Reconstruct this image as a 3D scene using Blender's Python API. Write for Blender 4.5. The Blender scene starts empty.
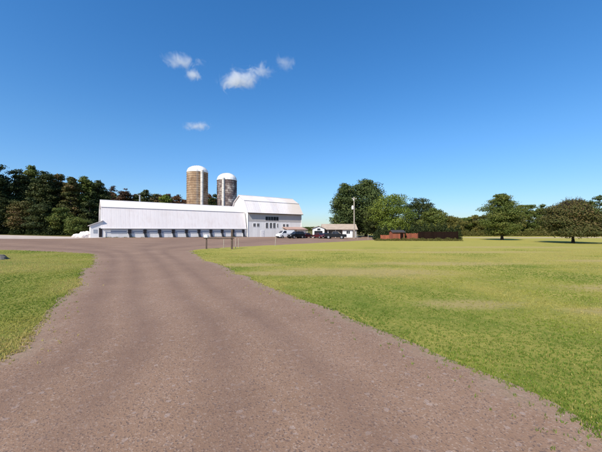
import bpy, bmesh, math, random
import numpy as np
from mathutils import Vector, Matrix, noise

S = bpy.context.scene
COL = S.collection
R = math.radians

# ------------------------------------------------------------------ camera
EYE = 2.2
cam_d = bpy.data.cameras.new('camera')
cam = bpy.data.objects.new('camera', cam_d); COL.objects.link(cam)
cam.location = (0, 0, EYE)
cam.rotation_euler = (R(90 + 0.76), 0, 0)
cam_d.sensor_width = 36; cam_d.lens = 18.0
cam_d.clip_start = 0.05; cam_d.clip_end = 9000
S.camera = cam

# ------------------------------------------------------------------ sky, sun, exposure
SUN_AZ, SUN_EL = 33.0, 42.0            # degrees left of straight behind the camera, and above the horizon
sx, sy = -math.sin(R(SUN_AZ)), -math.cos(R(SUN_AZ))
w = bpy.data.worlds.new('World'); S.world = w; w.use_nodes = True
nt = w.node_tree; bg = nt.nodes['Background']
sky = nt.nodes.new('ShaderNodeTexSky'); sky.sky_type = 'NISHITA'; sky.sun_disc = False
sky.sun_elevation = R(SUN_EL); sky.sun_rotation = math.atan2(sx, sy) % (2 * math.pi)
sky.altitude = 100; sky.air_density = 1.0; sky.dust_density = 0.25; sky.ozone_density = 2.6
hs_ = nt.nodes.new('ShaderNodeHueSaturation'); hs_.inputs['Saturation'].default_value = 1.32; hs_.inputs['Hue'].default_value = .503
nt.links.new(sky.outputs[0], hs_.inputs['Color']); # the pale band at the horizon rolls off softly instead of clipping
rb_ = nt.nodes.new('ShaderNodeRGBToBW'); nt.links.new(hs_.outputs[0], rb_.inputs[0])
m1 = nt.nodes.new('ShaderNodeMath'); m1.operation = 'MULTIPLY_ADD'; m1.inputs[1].default_value = .085; m1.inputs[2].default_value = .80; nt.links.new(rb_.outputs[0], m1.inputs[0])
m2 = nt.nodes.new('ShaderNodeMath'); m2.operation = 'DIVIDE'; m2.inputs[0].default_value = 1.0; nt.links.new(m1.outputs[0], m2.inputs[1])
vs_ = nt.nodes.new('ShaderNodeVectorMath'); vs_.operation = 'SCALE'; nt.links.new(hs_.outputs[0], vs_.inputs[0]); nt.links.new(m2.outputs[0], vs_.inputs['Scale'])
tc_ = nt.nodes.new('ShaderNodeTexCoord'); sp_ = nt.nodes.new('ShaderNodeSeparateXYZ'); nt.links.new(tc_.outputs['Generated'], sp_.inputs[0])
cr_ = nt.nodes.new('ShaderNodeValToRGB'); nt.links.new(sp_.outputs[2], cr_.inputs[0])
cr_.color_ramp.elements[0].position = 0.0; cr_.color_ramp.elements[0].color = (.72, .83, 1.10, 1); cr_.color_ramp.elements[1].position = .28; cr_.color_ramp.elements[1].color = (1, 1, 1, 1)
e_ = cr_.color_ramp.elements.new(.09); e_.color = (.82, .91, 1.04, 1)
mm_ = nt.nodes.new('ShaderNodeVectorMath'); mm_.operation = 'MULTIPLY'; nt.links.new(vs_.outputs[0], mm_.inputs[0]); nt.links.new(cr_.outputs[0], mm_.inputs[1])
nt.links.new(mm_.outputs[0], bg.inputs[0]); bg.inputs[1].default_value = 0.14
sd = bpy.data.lights.new('sun', 'SUN'); sun = bpy.data.objects.new('sun', sd); COL.objects.link(sun)
sd.energy = 4.9; sd.angle = R(0.53); sd.color = (1.0, 0.935, 0.84)
to_sun = Vector((sx * math.cos(R(SUN_EL)), sy * math.cos(R(SUN_EL)), math.sin(R(SUN_EL))))
sun.rotation_euler = to_sun.to_track_quat('Z', 'Y').to_euler(); sun.location = (-20, -20, 60)
S.view_settings.view_transform = 'Standard'; S.view_settings.look = 'None'
S.view_settings.gamma = 1; S.view_settings.use_curve_mapping = False
S.view_settings.exposure = 0.28
S.render.engine = 'CYCLES'
S.cycles.max_bounces = 6; S.cycles.transparent_max_bounces = 8; S.cycles.volume_bounces = 4

# ------------------------------------------------------------------ helpers
def tag(o, label=None, cat=None, group=None, kind=None):
    if label: o['label'] = label
    if cat: o['category'] = cat
    if group: o['group'] = group
    if kind: o['kind'] = kind
    return o

def empty(name, loc=(0, 0, 0), rz=0):
    o = bpy.data.objects.new(name, None); COL.objects.link(o)
    o.location = loc; o.rotation_euler = (0, 0, rz); o.empty_display_size = .3
    return o

class MB:
    def __init__(s): s.v = []; s.f = []
    def add(s, vs, fs):
        n = len(s.v); s.v += [tuple(p) for p in vs]; s.f += [tuple(i + n for i in f) for f in fs]; return s
    def box(s, x0, x1, y0, y1, z0, z1):
        v = [(x0,y0,z0),(x1,y0,z0),(x1,y1,z0),(x0,y1,z0),(x0,y0,z1),(x1,y0,z1),(x1,y1,z1),(x0,y1,z1)]
        return s.add(v, [(0,3,2,1),(4,5,6,7),(0,1,5,4),(1,2,6,5),(2,3,7,6),(3,0,4,7)])
    def prism(s, pts, a, b, axis='y'):
        """polygon pts (2D) extruded between a and b along an axis; other two axes in order x,y,z"""
        n = len(pts)
        def mk(p, t):
            return {'x': (t, p[0], p[1]), 'y': (p[0], t, p[1]), 'z': (p[0], p[1], t)}[axis]
        v = [mk(p, a) for p in pts] + [mk(p, b) for p in pts]
        f = [tuple(range(n)), tuple(range(2*n-1, n-1, -1))] + [(i, n+i, n+(i+1) % n, (i+1) % n) for i in range(n)]
        return s.add(v, f)
    def tube(s, pts, rad, seg=8, cap=True):
        pts = [Vector(p) for p in pts]
        if not isinstance(rad, (list, tuple)): rad = [rad]*len(pts)
        n0 = len(s.v)
        for i, p in enumerate(pts):
            d = (pts[min(i+1, len(pts)-1)] - pts[max(i-1, 0)]).normalized()
            u = d.cross(Vector((0, 0, 1)) if abs(d.z) < .9 else Vector((1, 0, 0))).normalized(); w_ = d.cross(u)
            for k in range(seg):
                a = 2*math.pi*k/seg
                s.v.append(tuple(p + (u*math.cos(a) + w_*math.sin(a))*rad[i]))
        for i in range(len(pts)-1):
            for k in range(seg):
                a = n0+i*seg+k; b = n0+i*seg+(k+1) % seg
                s.f.append((a, b, b+seg, a+seg))
        if cap:
            s.f.append(tuple(n0+k for k in range(seg))[::-1]); s.f.append(tuple(n0+(len(pts)-1)*seg+k for k in range(seg)))
        return s
    def lathe(s, prof, c=(0, 0, 0), seg=32, cap=True):
        n0 = len(s.v)
        for (r, z) in prof:
            for k in range(seg):
                a = 2*math.pi*k/seg
                s.v.append((c[0]+r*math.cos(a), c[1]+r*math.sin(a), c[2]+z))
        for i in range(len(prof)-1):
            for k in range(seg):
                a = n0+i*seg+k; b = n0+i*seg+(k+1) % seg
                s.f.append((a, b, b+seg, a+seg))
        if cap:
            s.f.append(tuple(n0+k for k in range(seg))[::-1]); s.f.append(tuple(n0+(len(prof)-1)*seg+k for k in range(seg)))
        return s
    def wheel(s, c, r, wd, seg=18):
        prof = [(r*.8, -wd/2), (r*.97, -wd/2), (r, -wd*.3), (r, wd*.3), (r*.97, wd/2), (r*.8, wd/2)]
        n0 = len(s.v)
        for (q, t) in prof:
            for k in range(seg):
                a = 2*math.pi*k/seg
                s.v.append((c[0]+q*math.cos(a), c[1]+t, c[2]+q*math.sin(a)))
        m = len(prof)
        for i in range(m-1):
            for k in range(seg):
                a = n0+i*seg+k; b = n0+i*seg+(k+1) % seg
                s.f.append((a, a+seg, b+seg, b))
        s.f.append(tuple(n0+k for k in range(seg))); s.f.append(tuple(n0+(m-1)*seg+k for k in range(seg))[::-1])
        return s
    def build(s, name, mat, parent=None, smooth=False, bevel=0, fix=True):
        me = bpy.data.meshes.new(name); me.from_pydata(s.v, [], s.f)
        if fix:
            bm = bmesh.new(); bm.from_mesh(me); bmesh.ops.recalc_face_normals(bm, faces=bm.faces)
            if bevel: bmesh.ops.bevel(bm, geom=[e for e in bm.edges if len(e.link_faces) == 2 and e.calc_face_angle(0) > .5], offset=bevel, segments=2, affect='EDGES', clamp_overlap=True)
            bm.to_mesh(me); bm.free()
        me.materials.append(mat)
        if smooth:
            me.polygons.foreach_set('use_smooth', [True]*len(me.polygons))
            me.set_sharp_from_angle(angle=R(38))
        o = bpy.data.objects.new(name, me); COL.objects.link(o)
        if parent: o.parent = parent
        return o

def copy_tree(o, parent=None):
    c = o.copy(); COL.objects.link(c)
    if parent: c.parent = parent
    for ch in list(o.children): copy_tree(ch, c)
    return c

# ------------------------------------------------------------------ materials
class N:
    def __init__(s, name):
        s.m = bpy.data.materials.new(name); s.m.use_nodes = True
        s.t = s.m.node_tree; s.b = s.t.nodes['Principled BSDF']; s.out = s.t.nodes['Material Output']
        s.b.inputs['Specular IOR Level'].default_value = .3
        s.tc = s.t.nodes.new('ShaderNodeTexCoord')
    def new(s, typ, **kw):
        n = s.t.nodes.new(typ)
        for k, v in kw.items(): setattr(n, k, v)
        return n
    def link(s, a, b): s.t.links.new(a, b)
    def noise(s, scale, detail=5, rough=.55, vec=None, dist=0):
        n = s.new('ShaderNodeTexNoise'); n.inputs['Scale'].default_value = scale; n.inputs['Detail'].default_value = detail
        n.inputs['Roughness'].default_value = rough; n.inputs['Distortion'].default_value = dist
        s.link(vec or s.tc.outputs['Object'], n.inputs['Vector']); return n.outputs['Fac']
    def ramp(s, fac, stops):
        r = s.new('ShaderNodeValToRGB'); s.link(fac, r.inputs[0])
        el = r.color_ramp.elements
        while len(el) < len(stops): el.new(.5)
        for e, (p, c) in zip(el, stops): e.position = p; e.color = (*c, 1) if len(c) == 3 else c
        return r.outputs[0]
    def gray(s, fac, a, b, lo=0., hi=1.):
        return s.ramp(fac, [(a, (lo,)*3), (b, (hi,)*3)])
    def mix(s, fac, a, b, mode='MIX'):
        m = s.new('ShaderNodeMix', data_type='RGBA', blend_type=mode)
        for v, i in ((fac, 0), (a, 6), (b, 7)):
            if isinstance(v, (int, float)): m.inputs[i].default_value = v
            elif isinstance(v, tuple): m.inputs[i].default_value = (*v, 1)
            else: s.link(v, m.inputs[i])
        return m.outputs[2]
    def math(s, op, a, b=0., c=None):
        m = s.new('ShaderNodeMath', operation=op)
        for i, v in enumerate((a, b) if c is None else (a, b, c)):
            if isinstance(v, (int, float)): m.inputs[i].default_value = v
            else: s.link(v, m.inputs[i])
        return m.outputs[0]
    def attr(s, name):
        a = s.new('ShaderNodeAttribute'); a.attribute_name = name; return a
    def bump(s, h, strength=.3, dist=.02, normal=None):
        b = s.new('ShaderNodeBump'); b.inputs['Strength'].default_value = strength; b.inputs['Distance'].default_value = dist
        s.link(h, b.inputs['Height'])
        if normal: s.link(normal, b.inputs['Normal'])
        return b.outputs[0]
    def base(s, c):
        if isinstance(c, tuple): s.b.inputs['Base Color'].default_value = (*c, 1)
        else: s.link(c, s.b.inputs['Base Color'])
        return s
    def rough(s, r):
        if isinstance(r, (int, float)): s.b.inputs['Roughness'].default_value = r
        else: s.link(r, s.b.inputs['Roughness'])
        return s
    def normal(s, n): s.link(n, s.b.inputs['Normal']); return s

def plain(name, c, rough=.6, var=.15, scale=2., metal=0., bumpy=0.):
    n = N(name)
    f = n.noise(scale, 6)
    lo = tuple(x*(1-var) for x in c); hi = tuple(min(1, x*(1+var)) for x in c)
    n.base(n.ramp(f, [(.3, lo), (.7, hi)])).rough(rough); n.b.inputs['Metallic'].default_value = metal
    if bumpy: n.normal(n.bump(n.noise(scale*8, 6), .5, bumpy))
    return n.m

def ribbed(name, c, pitch, axis=0, depth=.02, rough=.5, stain=(.45, .38, .3), stain_amt=.25, var=.08, metal=0.):
    """painted sheets or boards: ribs with a pitch along one object axis, weathering streaks, faint per-board tone"""
    n = N(name); sep = n.new('ShaderNodeSeparateXYZ'); n.link(n.tc.outputs['Object'], sep.inputs[0])
    x = sep.outputs[axis]
    u = n.math('FRACT', n.math('DIVIDE', x, pitch))
    rib = n.gray(n.math('ABSOLUTE', n.math('SUBTRACT', u, .5)), .38, .48, 1, 0)
    wn = n.new('ShaderNodeTexWhiteNoise', noise_dimensions='1D'); n.link(n.math('FLOOR', n.math('DIVIDE', x, pitch*3)), wn.inputs['W'])
    mp = n.new('ShaderNodeMapping'); n.link(n.tc.outputs['Object'], mp.inputs[0])
    sc = [1.6, 1.6, 1.6]; sc[2] = .16; mp.inputs['Scale'].default_value = sc
    streak = n.noise(1.4, 7, .6, mp.outputs[0])
    blot = n.noise(.35, 4)
    col = n.mix(n.gray(wn.outputs['Value'], 0, 1, 0, 1), tuple(x*(1-var) for x in c), tuple(min(1, x*(1+var*.4)) for x in c))
    col = n.mix(n.gray(streak, .5, .8, 0, stain_amt), col, stain)
    col = n.mix(n.gray(blot, .5, .75, 0, stain_amt*.6), col, stain)
    n.base(col).rough(rough); n.b.inputs['Metallic'].default_value = metal
    n.normal(n.bump(rib, .6, depth))
    return n.m

M = {}
M['roof_metal'] = ribbed('pale_painted_roof_sheets', (.83, .765, .74), .9, 0, .012, .42, (.55, .42, .36), .30, .035)
M['roof_main'] = ribbed('weathered_white_roof_sheets', (.80, .74, .72), .7, 0, .03, .45, (.62, .46, .34), .45, .1)
M['wall_white'] = ribbed('white_painted_wall_boards', (.84, .82, .79), .25, 0, .015, .6, (.45, .42, .38), .2)
def tan_end(m, x0, x1, c):
    t = m.node_tree; b = t.nodes['Principled BSDF']; src = b.inputs['Base Color'].links[0].from_socket
    tc = t.nodes.new('ShaderNodeTexCoord'); sp = t.nodes.new('ShaderNodeSeparateXYZ'); t.links.new(tc.outputs['Object'], sp.inputs[0])
    ns = t.nodes.new('ShaderNodeTexNoise'); ns.inputs['Scale'].default_value = .45; ns.inputs['Detail'].default_value = 6; t.links.new(tc.outputs['Object'], ns.inputs['Vector'])
    ad = t.nodes.new('ShaderNodeMath'); ad.operation = 'MULTIPLY_ADD'; ad.inputs[1].default_value = 5.; t.links.new(ns.outputs[0], ad.inputs[0]); t.links.new(sp.outputs[0], ad.inputs[2])
    mr = t.nodes.new('ShaderNodeMapRange'); mr.inputs[1].default_value = x0+2.5; mr.inputs[2].default_value = x1+2.5; mr.inputs[4].default_value = .8; t.links.new(ad.outputs[0], mr.inputs[0])
    mx = t.nodes.new('ShaderNodeMix'); mx.data_type = 'RGBA'; t.links.new(mr.outputs[0], mx.inputs[0]); t.links.new(src, mx.inputs[6]); mx.inputs[7].default_value = (*c, 1); t.links.new(mx.outputs[2], b.inputs['Base Color'])
tan_end(M['roof_main'], 13.2, 16.2, (.68, .58, .47))
M['gable_white'] = ribbed('white_gable_boards', (.84, .82, .80), .3, 1, .015, .6, (.5, .45, .4), .15)
M['siding_eave_shade'] = ribbed('weathered_siding_eave_shade_grey', (.50, .475, .45), .22, 2, .02, .7, (.3, .28, .26), .35)
M['trim_white'] = plain('white_trim_paint', (.8, .79, .78), .5, .05)
M['trim_dark'] = plain('dark_brown_trim', (.018, .015, .018), .7)
M['glass'] = plain('dark_window_glass', (.02, .025, .035), .08, .2)
M['black'] = plain('black_plastic', (.012, .012, .014), .5)
M['fan'] = plain('blue_grey_fan_metal', (.045, .055, .07), .6, .3)
M['grey_blue'] = ribbed('grey_blue_sheet', (.36, .40, .46), .4, 2, .02, .7)
M['concrete'] = plain('grey_concrete', (.32, .30, .28), .85, .2, 3, bumpy=.01)
M['dome'] = plain('white_dome_metal', (.82, .80, .78), .35, .05, .6)
M['chute'] = plain('pale_galvanised_chute', (.62, .58, .52), .5, .15, 1.)
M['wood'] = plain('weathered_brown_wood', (.10, .07, .055), .85, .35, 6, bumpy=.004)
M['pale_wood'] = plain('pale_grey_wood', (.38, .33, .27), .85, .25, 5, bumpy=.004)
M['tyre'] = plain('tyre_rubber', (.015, .015, .016), .85)
M['rim'] = plain('alloy_rim', (.45, .45, .46), .35, .1, metal=.6)
M['lamp_clear'] = plain('headlight_lens', (.6, .6, .62), .15, .05)
M['lamp_red'] = plain('tail_light_lens', (.35, .02, .02), .2, .05)
M['chrome'] = plain('bright_bumper_metal', (.5, .5, .52), .25, .05, metal=.8)
M['hoop'] = plain('rusted_iron_hoop', (.16, .10, .07), .8, .3)
M['steel'] = plain('galvanised_steel', (.45, .46, .47), .45, .12, metal=.4)

def shingles(name, a, b):
    n = N(name); br = n.new('ShaderNodeTexBrick'); n.link(n.tc.outputs['Object'], br.inputs[0])
    br.inputs['Scale'].default_value = 1; br.inputs['Brick Width'].default_value = .5; br.inputs['Row Height'].default_value = .16
    br.inputs['Mortar Size'].default_value = .012; br.inputs['Color1'].default_value = (*a, 1); br.inputs['Color2'].default_value = (*b, 1)
    br.inputs['Mortar'].default_value = (a[0]*.5, a[1]*.5, a[2]*.5, 1)
    n.base(n.mix(n.gray(n.noise(.8, 6), .35, .7, 0, .5), br.outputs[0], tuple(x*.6 for x in a))).rough(.9)
    n.normal(n.bump(n.noise(40, 3), .3, .01)); return n.m
M['tan_shingle'] = shingles('tan_roof_shingles', (.44, .35, .27), (.52, .42, .33))
M['dark_shingle'] = shingles('dark_roof_shingles', (.05, .045, .045), (.075, .065, .06))
M['red_metal'] = ribbed('faded_red_brown_roof_sheets', (.45, .29, .23), .4, 0, .02, .6)
M['red_board'] = ribbed('faded_red_barn_boards', (.29, .088, .046), .2, 0, .02, .85, (.2, .1, .07), .5, .25)
M['dark_board'] = ribbed('brown_boards_darkened_as_shade', (.016, .008, .006), .2, 0, .02, .9, (.012, .008, .008), .5, .25); M['dark_board'].node_tree.nodes['Principled BSDF'].inputs['Specular IOR Level'].default_value = .05  # brown taken down to near black, tree shade put into the colour

def silo_mat(name, stops, hoop=.76):
    n = N(name); sep = n.new('ShaderNodeSeparateXYZ'); n.link(n.tc.outputs['Object'], sep.inputs[0])
    x, y, z = sep.outputs
    ang = n.math('MULTIPLY', n.math('ARCTAN2', y, x), 22/6.2832*1.0)
    comb = n.new('ShaderNodeCombineXYZ'); n.link(ang, comb.inputs[0]); n.link(z, comb.inputs[1])
    br = n.new('ShaderNodeTexBrick'); n.link(comb.outputs[0], br.inputs[0]); br.inputs['Scale'].default_value = 1
    br.inputs['Brick Width'].default_value = .5; br.inputs['Row Height'].default_value = hoop; br.inputs['Mortar Size'].default_value = .02
    br.inputs['Color1'].default_value = (0, 0, 0, 1); br.inputs['Color2'].default_value = (1, 1, 1, 1); br.inputs['Mortar'].default_value = (.5, .5, .5, 1)
    tone = n.math('ADD', n.math('MULTIPLY', n.noise(.45, 6, .6), .75), n.math('MULTIPLY_ADD', br.outputs[0], .06, .08))
    col = n.ramp(tone, stops)
    row = n.math('FRACT', n.math('DIVIDE', z, hoop))
    col = n.mix(n.gray(n.math('ABSOLUTE', n.math('SUBTRACT', row, .5)), .43, .5, 0, .45), col, (.16, .12, .1))
    n.base(col).rough(.9)
    n.normal(n.bump(br.outputs['Fac'], .5, .03)); return n.m
M['silo_tan'] = silo_mat('tan_concrete_staves', [(.34, (.17, .10, .06)), (.48, (.32, .21, .125)), (.66, (.48, .36, .24))])
M['silo_grey'] = silo_mat('grey_violet_staves_sun_shade_patches', [(.36, (.07, .052, .056)), (.48, (.15, .115, .11)), (.545, (.34, .28, .24)), (.62, (.62, .55, .48))])  # pale and dark patches stand in for sunlit and shadowed staves

def ground_mats():
    # --- red-brown gravel drive
    n = N('mauve_brown_gravel')
    fine = n.noise(38, 4, .7); mid = n.noise(4.5, 6, .65); big = n.noise(.28, 6, .6)
    vor = n.new('ShaderNodeTexVoronoi'); vor.inputs['Scale'].default_value = 55; n.link(n.tc.outputs['Object'], vor.inputs['Vector'])
    vor2 = n.new('ShaderNodeTexVoronoi'); vor2.inputs['Scale'].default_value = 19; n.link(n.tc.outputs['Object'], vor2.inputs['Vector'])
    hsv = n.new('ShaderNodeSeparateColor'); n.link(vor.outputs['Color'], hsv.inputs[0])
    hs2 = n.new('ShaderNodeSeparateColor'); n.link(vor2.outputs['Color'], hs2.inputs[0])
    col = n.ramp(big, [(.32, (.238, .140, .084)), (.52, (.288, .173, .106)), (.72, (.345, .216, .138))])
    col = n.mix(n.gray(mid, .35, .7, 0, .35), col, (.33, .215, .15))
    col = n.mix(n.gray(fine, .3, .7, .34, 0), col, (.11, .07, .05))
    col = n.mix(n.gray(hsv.outputs[0], .84, .96, 0, .4), col, (.44, .34, .27))
    col = n.mix(n.gray(hsv.outputs[1], .84, .93, 0, .6), col, (.085, .06, .055))
    col = n.mix(n.gray(hs2.outputs[0], .96, .99, 0, .3), col, (.44, .36, .32))
    # wheel tracks, compacted and darker, following the bend
    ac = n.attr('across').outputs['Fac']; wob = n.math('ADD', ac, n.math('MULTIPLY', n.math('SUBTRACT', n.noise(.16, 3), .5), .06))
    tr = None
    for c0 in (.30, .47, .68, .83):
        d = n.math('ABSOLUTE', n.math('SUBTRACT', wob, c0)); g = n.gray(d, .0, .075, 1, 0)
        tr = g if tr is None else n.math('MAXIMUM', tr, g)
    col = n.mix(n.math('MULTIPLY', tr, n.gray(n.noise(.5, 6, .7), .35, .65, .25, .62)), col, (.160, .095, .066))
    # pale loose stone and dry dust along the edge of the lawns
    ed = n.attr('edge').outputs['Fac']
    edn = n.math('ADD', ed, n.math('MULTIPLY', n.math('SUBTRACT', n.noise(1.6, 6), .5), 1.3))
    col = n.mix(n.gray(edn, .0, .55, .45, 0), col, (.34, .255, .175))
    col = n.mix(n.math('MULTIPLY', n.gray(edn, -.1, .28, .8, 0), n.gray(n.noise(9, 4), .5, .6)), col, (.13, .12, .045))
    n.base(col).rough(.95)
    h = n.math('ADD', n.math('MULTIPLY', vor.outputs['Distance'], .8), n.math('MULTIPLY', n.noise(14, 6), 1.2))
    n.normal(n.bump(h, .42, .009)); M['gravel'] = n.m
    # --- pale lane
    n = N('pale_limestone_lane')
    col = n.ramp(n.noise(.5, 7, .65), [(.3, (.42, .33, .27)), (.7, (.60, .50, .43))])
    n.base(n.mix(n.gray(n.noise(6, 5), .4, .7, 0, .3), col, (.35, .27, .2))).rough(.95); n.normal(n.bump(n.noise(30, 4), .4, .01)); M['pale'] = n.m
    # --- mown grass
    def grass(name, green, dry, brown, bias):
        n = N(name)
        mp = n.new('ShaderNodeMapping'); n.link(n.tc.outputs['Object'], mp.inputs[0]); mp.inputs['Scale'].default_value = (.75, 1.15, 1); mp.inputs['Rotation'].default_value = (0, 0, .5)
        big = n.noise(.10, 7, .66, mp.outputs[0], .6); mid = n.noise(.75, 7, .7); tuft = n.noise(7, 6, .75); blade = n.noise(60, 3, .8)
        far = n.attr('far').outputs['Fac']
        t = n.math('ADD', n.math('ADD', n.math('MULTIPLY', big, 1.25), n.math('MULTIPLY', mid, .70)), n.math('MULTIPLY_ADD', far, .28, -.40))
        col = n.ramp(t, [(bias-.10, green), (bias+.05, tuple((a+b)/2 for a, b in zip(green, dry))), (bias+.22, dry)])
        col = n.mix(n.gray(n.noise(.22, 6, .7, None, 1.), .58, .70, 0, .55), col, brown)
        br_ = n.math('ADD', n.attr('bare').outputs['Fac'], n.math('MULTIPLY', n.math('SUBTRACT', n.noise(.9, 7, .7), .5), 1.6))
        col = n.mix(n.gray(br_, .25, .85, 0, .75), col, tuple(min(1, c*1.15) for c in brown))
        col = n.mix(n.gray(tuft, .35, .68, .38, 0), col, tuple(x*.45 for x in green))
        col = n.mix(n.gray(blade, .3, .7, .3, 0), col, tuple(x*.4 for x in green))
        col = n.mix(n.gray(n.noise(23, 3, .6), .64, .7, 0, .5), col, tuple(min(1, x*1.5) for x in dry))
        n.base(col).rough(.95); n.b.inputs['Specular IOR Level'].default_value = .1
        n.normal(n.bump(n.math('ADD', tuft, blade), .7, .04)); return n.m
    M['lawn'] = grass('mown_lawn', (.195, .25, .036), (.50, .425, .10), (.52, .375, .16), .505)
    M['lawn_left'] = grass('mown_lawn_greener', (.165, .225, .034), (.36, .33, .07), (.38, .28, .12), .56)
    M['meadow'] = grass('rough_meadow', (.075, .085, .018), (.18, .15, .05), (.16, .12, .06), .6)
    n = N('dry_straw_ground')
    n.base(n.ramp(n.noise(.4, 7, .7), [(.3, (.36, .27, .13)), (.7, (.52, .41, .26))])).rough(.95); M['dry'] = n.m
ground_mats()

def leaf_mat(name, cols, trans=.25):
    n = N(name); a = n.attr('tone').outputs['Fac']
    oi = n.new('ShaderNodeObjectInfo')
    t = n.math('ADD', n.math('MULTIPLY', a, .85), n.math('MULTIPLY', oi.outputs['Random'], .15))
    k = len(cols)-1
    col = n.ramp(t, [(i/k, c) for i, c in enumerate(cols)])
    n.base(col).rough(.6); n.b.inputs['Specular IOR Level'].default_value = .15
    tr = n.new('ShaderNodeBsdfTranslucent'); n.link(col, tr.inputs[0])
    mx = n.new('ShaderNodeMixShader'); mx.inputs[0].default_value = trans
    n.link(n.b.outputs[0], mx.inputs[1]); n.link(tr.outputs[0], mx.inputs[2]); n.link(mx.outputs[0], n.out.inputs[0])
    return n.m
M['leaf_dark'] = leaf_mat('dark_green_leaves', [(.016, .026, .010), (.034, .050, .016), (.062, .075, .021), (.105, .098, .030)])
M['leaf_spruce'] = leaf_mat('evergreen_needles', [(.028, .046, .015), (.055, .082, .026), (.095, .12, .034), (.15, .16, .046)], .15)
M['leaf_green'] = leaf_mat('bright_green_leaves', [(.065, .10, .016), (.12, .165, .026), (.19, .23, .038), (.27, .28, .055)])
M['leaf_mid'] = leaf_mat('mid_green_leaves', [(.044, .068, .015), (.085, .115, .024), (.14, .158, .034), (.21, .18, .05)])
M['leaf_olive'] = leaf_mat('olive_autumn_leaves', [(.06, .068, .018), (.115, .115, .028), (.18, .16, .04), (.25, .19, .06)])
M['leaf_rust'] = leaf_mat('rust_autumn_leaves', [(.035, .024, .014), (.08, .042, .022), (.13, .065, .03), (.16, .09, .04)])
M['leaf_bronze'] = leaf_mat('bronze_green_leaves', [(.045, .056, .015), (.085, .088, .024), (.145, .105, .038), (.24, .12, .065)])
M['bark'] = plain('grey_brown_bark', (.06, .045, .035), .95, .35, 3, bumpy=.02)
M['grass_blade'] = leaf_mat('grass_blades', [(.13, .205, .03), (.23, .29, .042), (.39, .36, .078), (.54, .44, .15)], .4)

# ------------------------------------------------------------------ terrain
def gz(x, y):
    s = (-x*.7 + y*.3 - 25)/60; s = min(1, max(0, s)); return 1.3*s*s*(3-2*s)
def gz_np(x, y):
    s = np.clip((-x*.7 + y*.3 - 25)/60, 0, 1); return 1.3*s*s*(3-2*s)
def P(px, py):                      # a spot of flat ground seen in direction (px, py)
    d = EYE*301/(py-230); return ((px-301)/301*d, d)
def smooth_line(pts, n=6):
    out = []
    for i in range(len(pts)-1):
        p0, p1, p2, p3 = pts[max(i-1, 0)], pts[i], pts[i+1], pts[min(i+2, len(pts)-1)]
        for k in range(n):
            t = k/n
            out.append(tuple(.5*((2*b)+(-a+c)*t+(2*a-5*b+4*c-d)*t*t+(-a+3*b-3*c+d)*t**3) for a, b, c, d in zip(p0, p1, p2, p3)))
    out.append(pts[-1]); return out
A_edge = [(-4.2, -40), (-4.6, -5), (-5.0, 2)] + [P(*q) for q in ((0, 358), (24, 339.5), (48, 307.6), (74, 283.7), (90, 264), (92, 257), (82, 253.5), (40, 251.5), (0, 250.5))]
A_poly = smooth_line(A_edge) + [(-70, 33), (-350, 36), (-350, -40)]
B_edge = [(7, -40), (4.6, -5), (3.7, 1.5)] + [P(*q) for q in ((612, 433), (548, 396), (460, 358.5), (381, 329), (318, 305), (255, 280), (215, 262), (196, 253.5), (192, 250.5), (205, 248.4), (245, 246.6), (300, 243.8), (345, 241.4), (383, 239.6))]
B_poly = smooth_line(B_edge) + [(25, 84), (30, 130), (120, 700), (900, 700), (900, -40)]
O_poly = [(-350, -60), (-350, 50), (-62, 50.5), (-50, 58), (-42, 72), (-42, 90), (-30, 112), (8, 118), (24, 96), (40, 92), (40, -60)]
T_poly = smooth_line([(-350, 70), (-120, 69), (-75, 69), (-55, 68), (-46, 69), (-44, 64), (-52, 56), (-70, 52), (-120, 50), (-350, 50)])
S_poly = smooth_line([(46, 84), (60, 81), (95, 84), (140, 88), (140, 98), (95, 95), (60, 92), (44, 91)])

def sdf(poly, X, Y):
    poly = np.array(poly); n = len(poly); d2 = np.full(X.shape, 1e18); inside = np.zeros(X.shape, bool)
    for i in range(n):
        ax, ay = poly[i]; bx, by = poly[(i+1) % n]; ex, ey = bx-ax, by-ay
        L = ex*ex+ey*ey
        if L < 1e-12: continue
        t = np.clip(((X-ax)*ex+(Y-ay)*ey)/L, 0, 1)
        d2 = np.minimum(d2, (X-ax-t*ex)**2+(Y-ay-t*ey)**2)
        if ay != by:
            c = ((ay > Y) != (by > Y)) & (X < (bx-ax)*(Y-ay)/(by-ay)+ax); inside ^= c
    return np.where(inside, 1, -1)*np.sqrt(d2)

def axis(lo, hi, c0, c1, step, grow=1.055):
    a = list(np.arange(c0, c1+1e-6, step)); s = step
    while a[-1] < hi: s *= grow; a.append(a[-1]+s)
    s = step
    while a[0] > lo: s *= grow; a.insert(0, a[0]-s)
    return np.array(a)
gx = axis(-4000, 4000, -24, 16, .3); gy = axis(-60, 4500, 1.5, 36, .3)
X, Y = np.meshgrid(gx, gy, indexing='ij'); shp = X.shape; X = X.ravel(); Y = Y.ravel()
wob = np.array([noise.noise((x*.9, y*.9, 0))*.22 + noise.noise((x*3.1, y*3.1, 4))*.10 + noise.noise((x*.2, y*.2, 9))*.30 if -60 < x < 60 and y < 90 else 0 for x, y in zip(X, Y)])
fA0 = sdf(A_poly, X, Y); fB0 = sdf(B_poly, X, Y)
near = np.clip(np.hypot(X, Y)/14, .22, 1.5)
fA = fA0 + wob*near; fB = fB0 - wob*near; fT = sdf(T_poly, X, Y) + wob*2; fO = sdf(O_poly, X, Y) + wob*1.5; fS = sdf(S_poly, X, Y) + wob*2
across = np.clip(-fB0, 0, 99)/(np.clip(-fA0, 0, 99)+np.clip(-fB0, 0, 99)+1e-6)
across = np.where(Y > 22, np.clip(across+ (Y-22)*.0, 0, 1), across)
edge = np.minimum(np.abs(fA), np.abs(fB))
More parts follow.
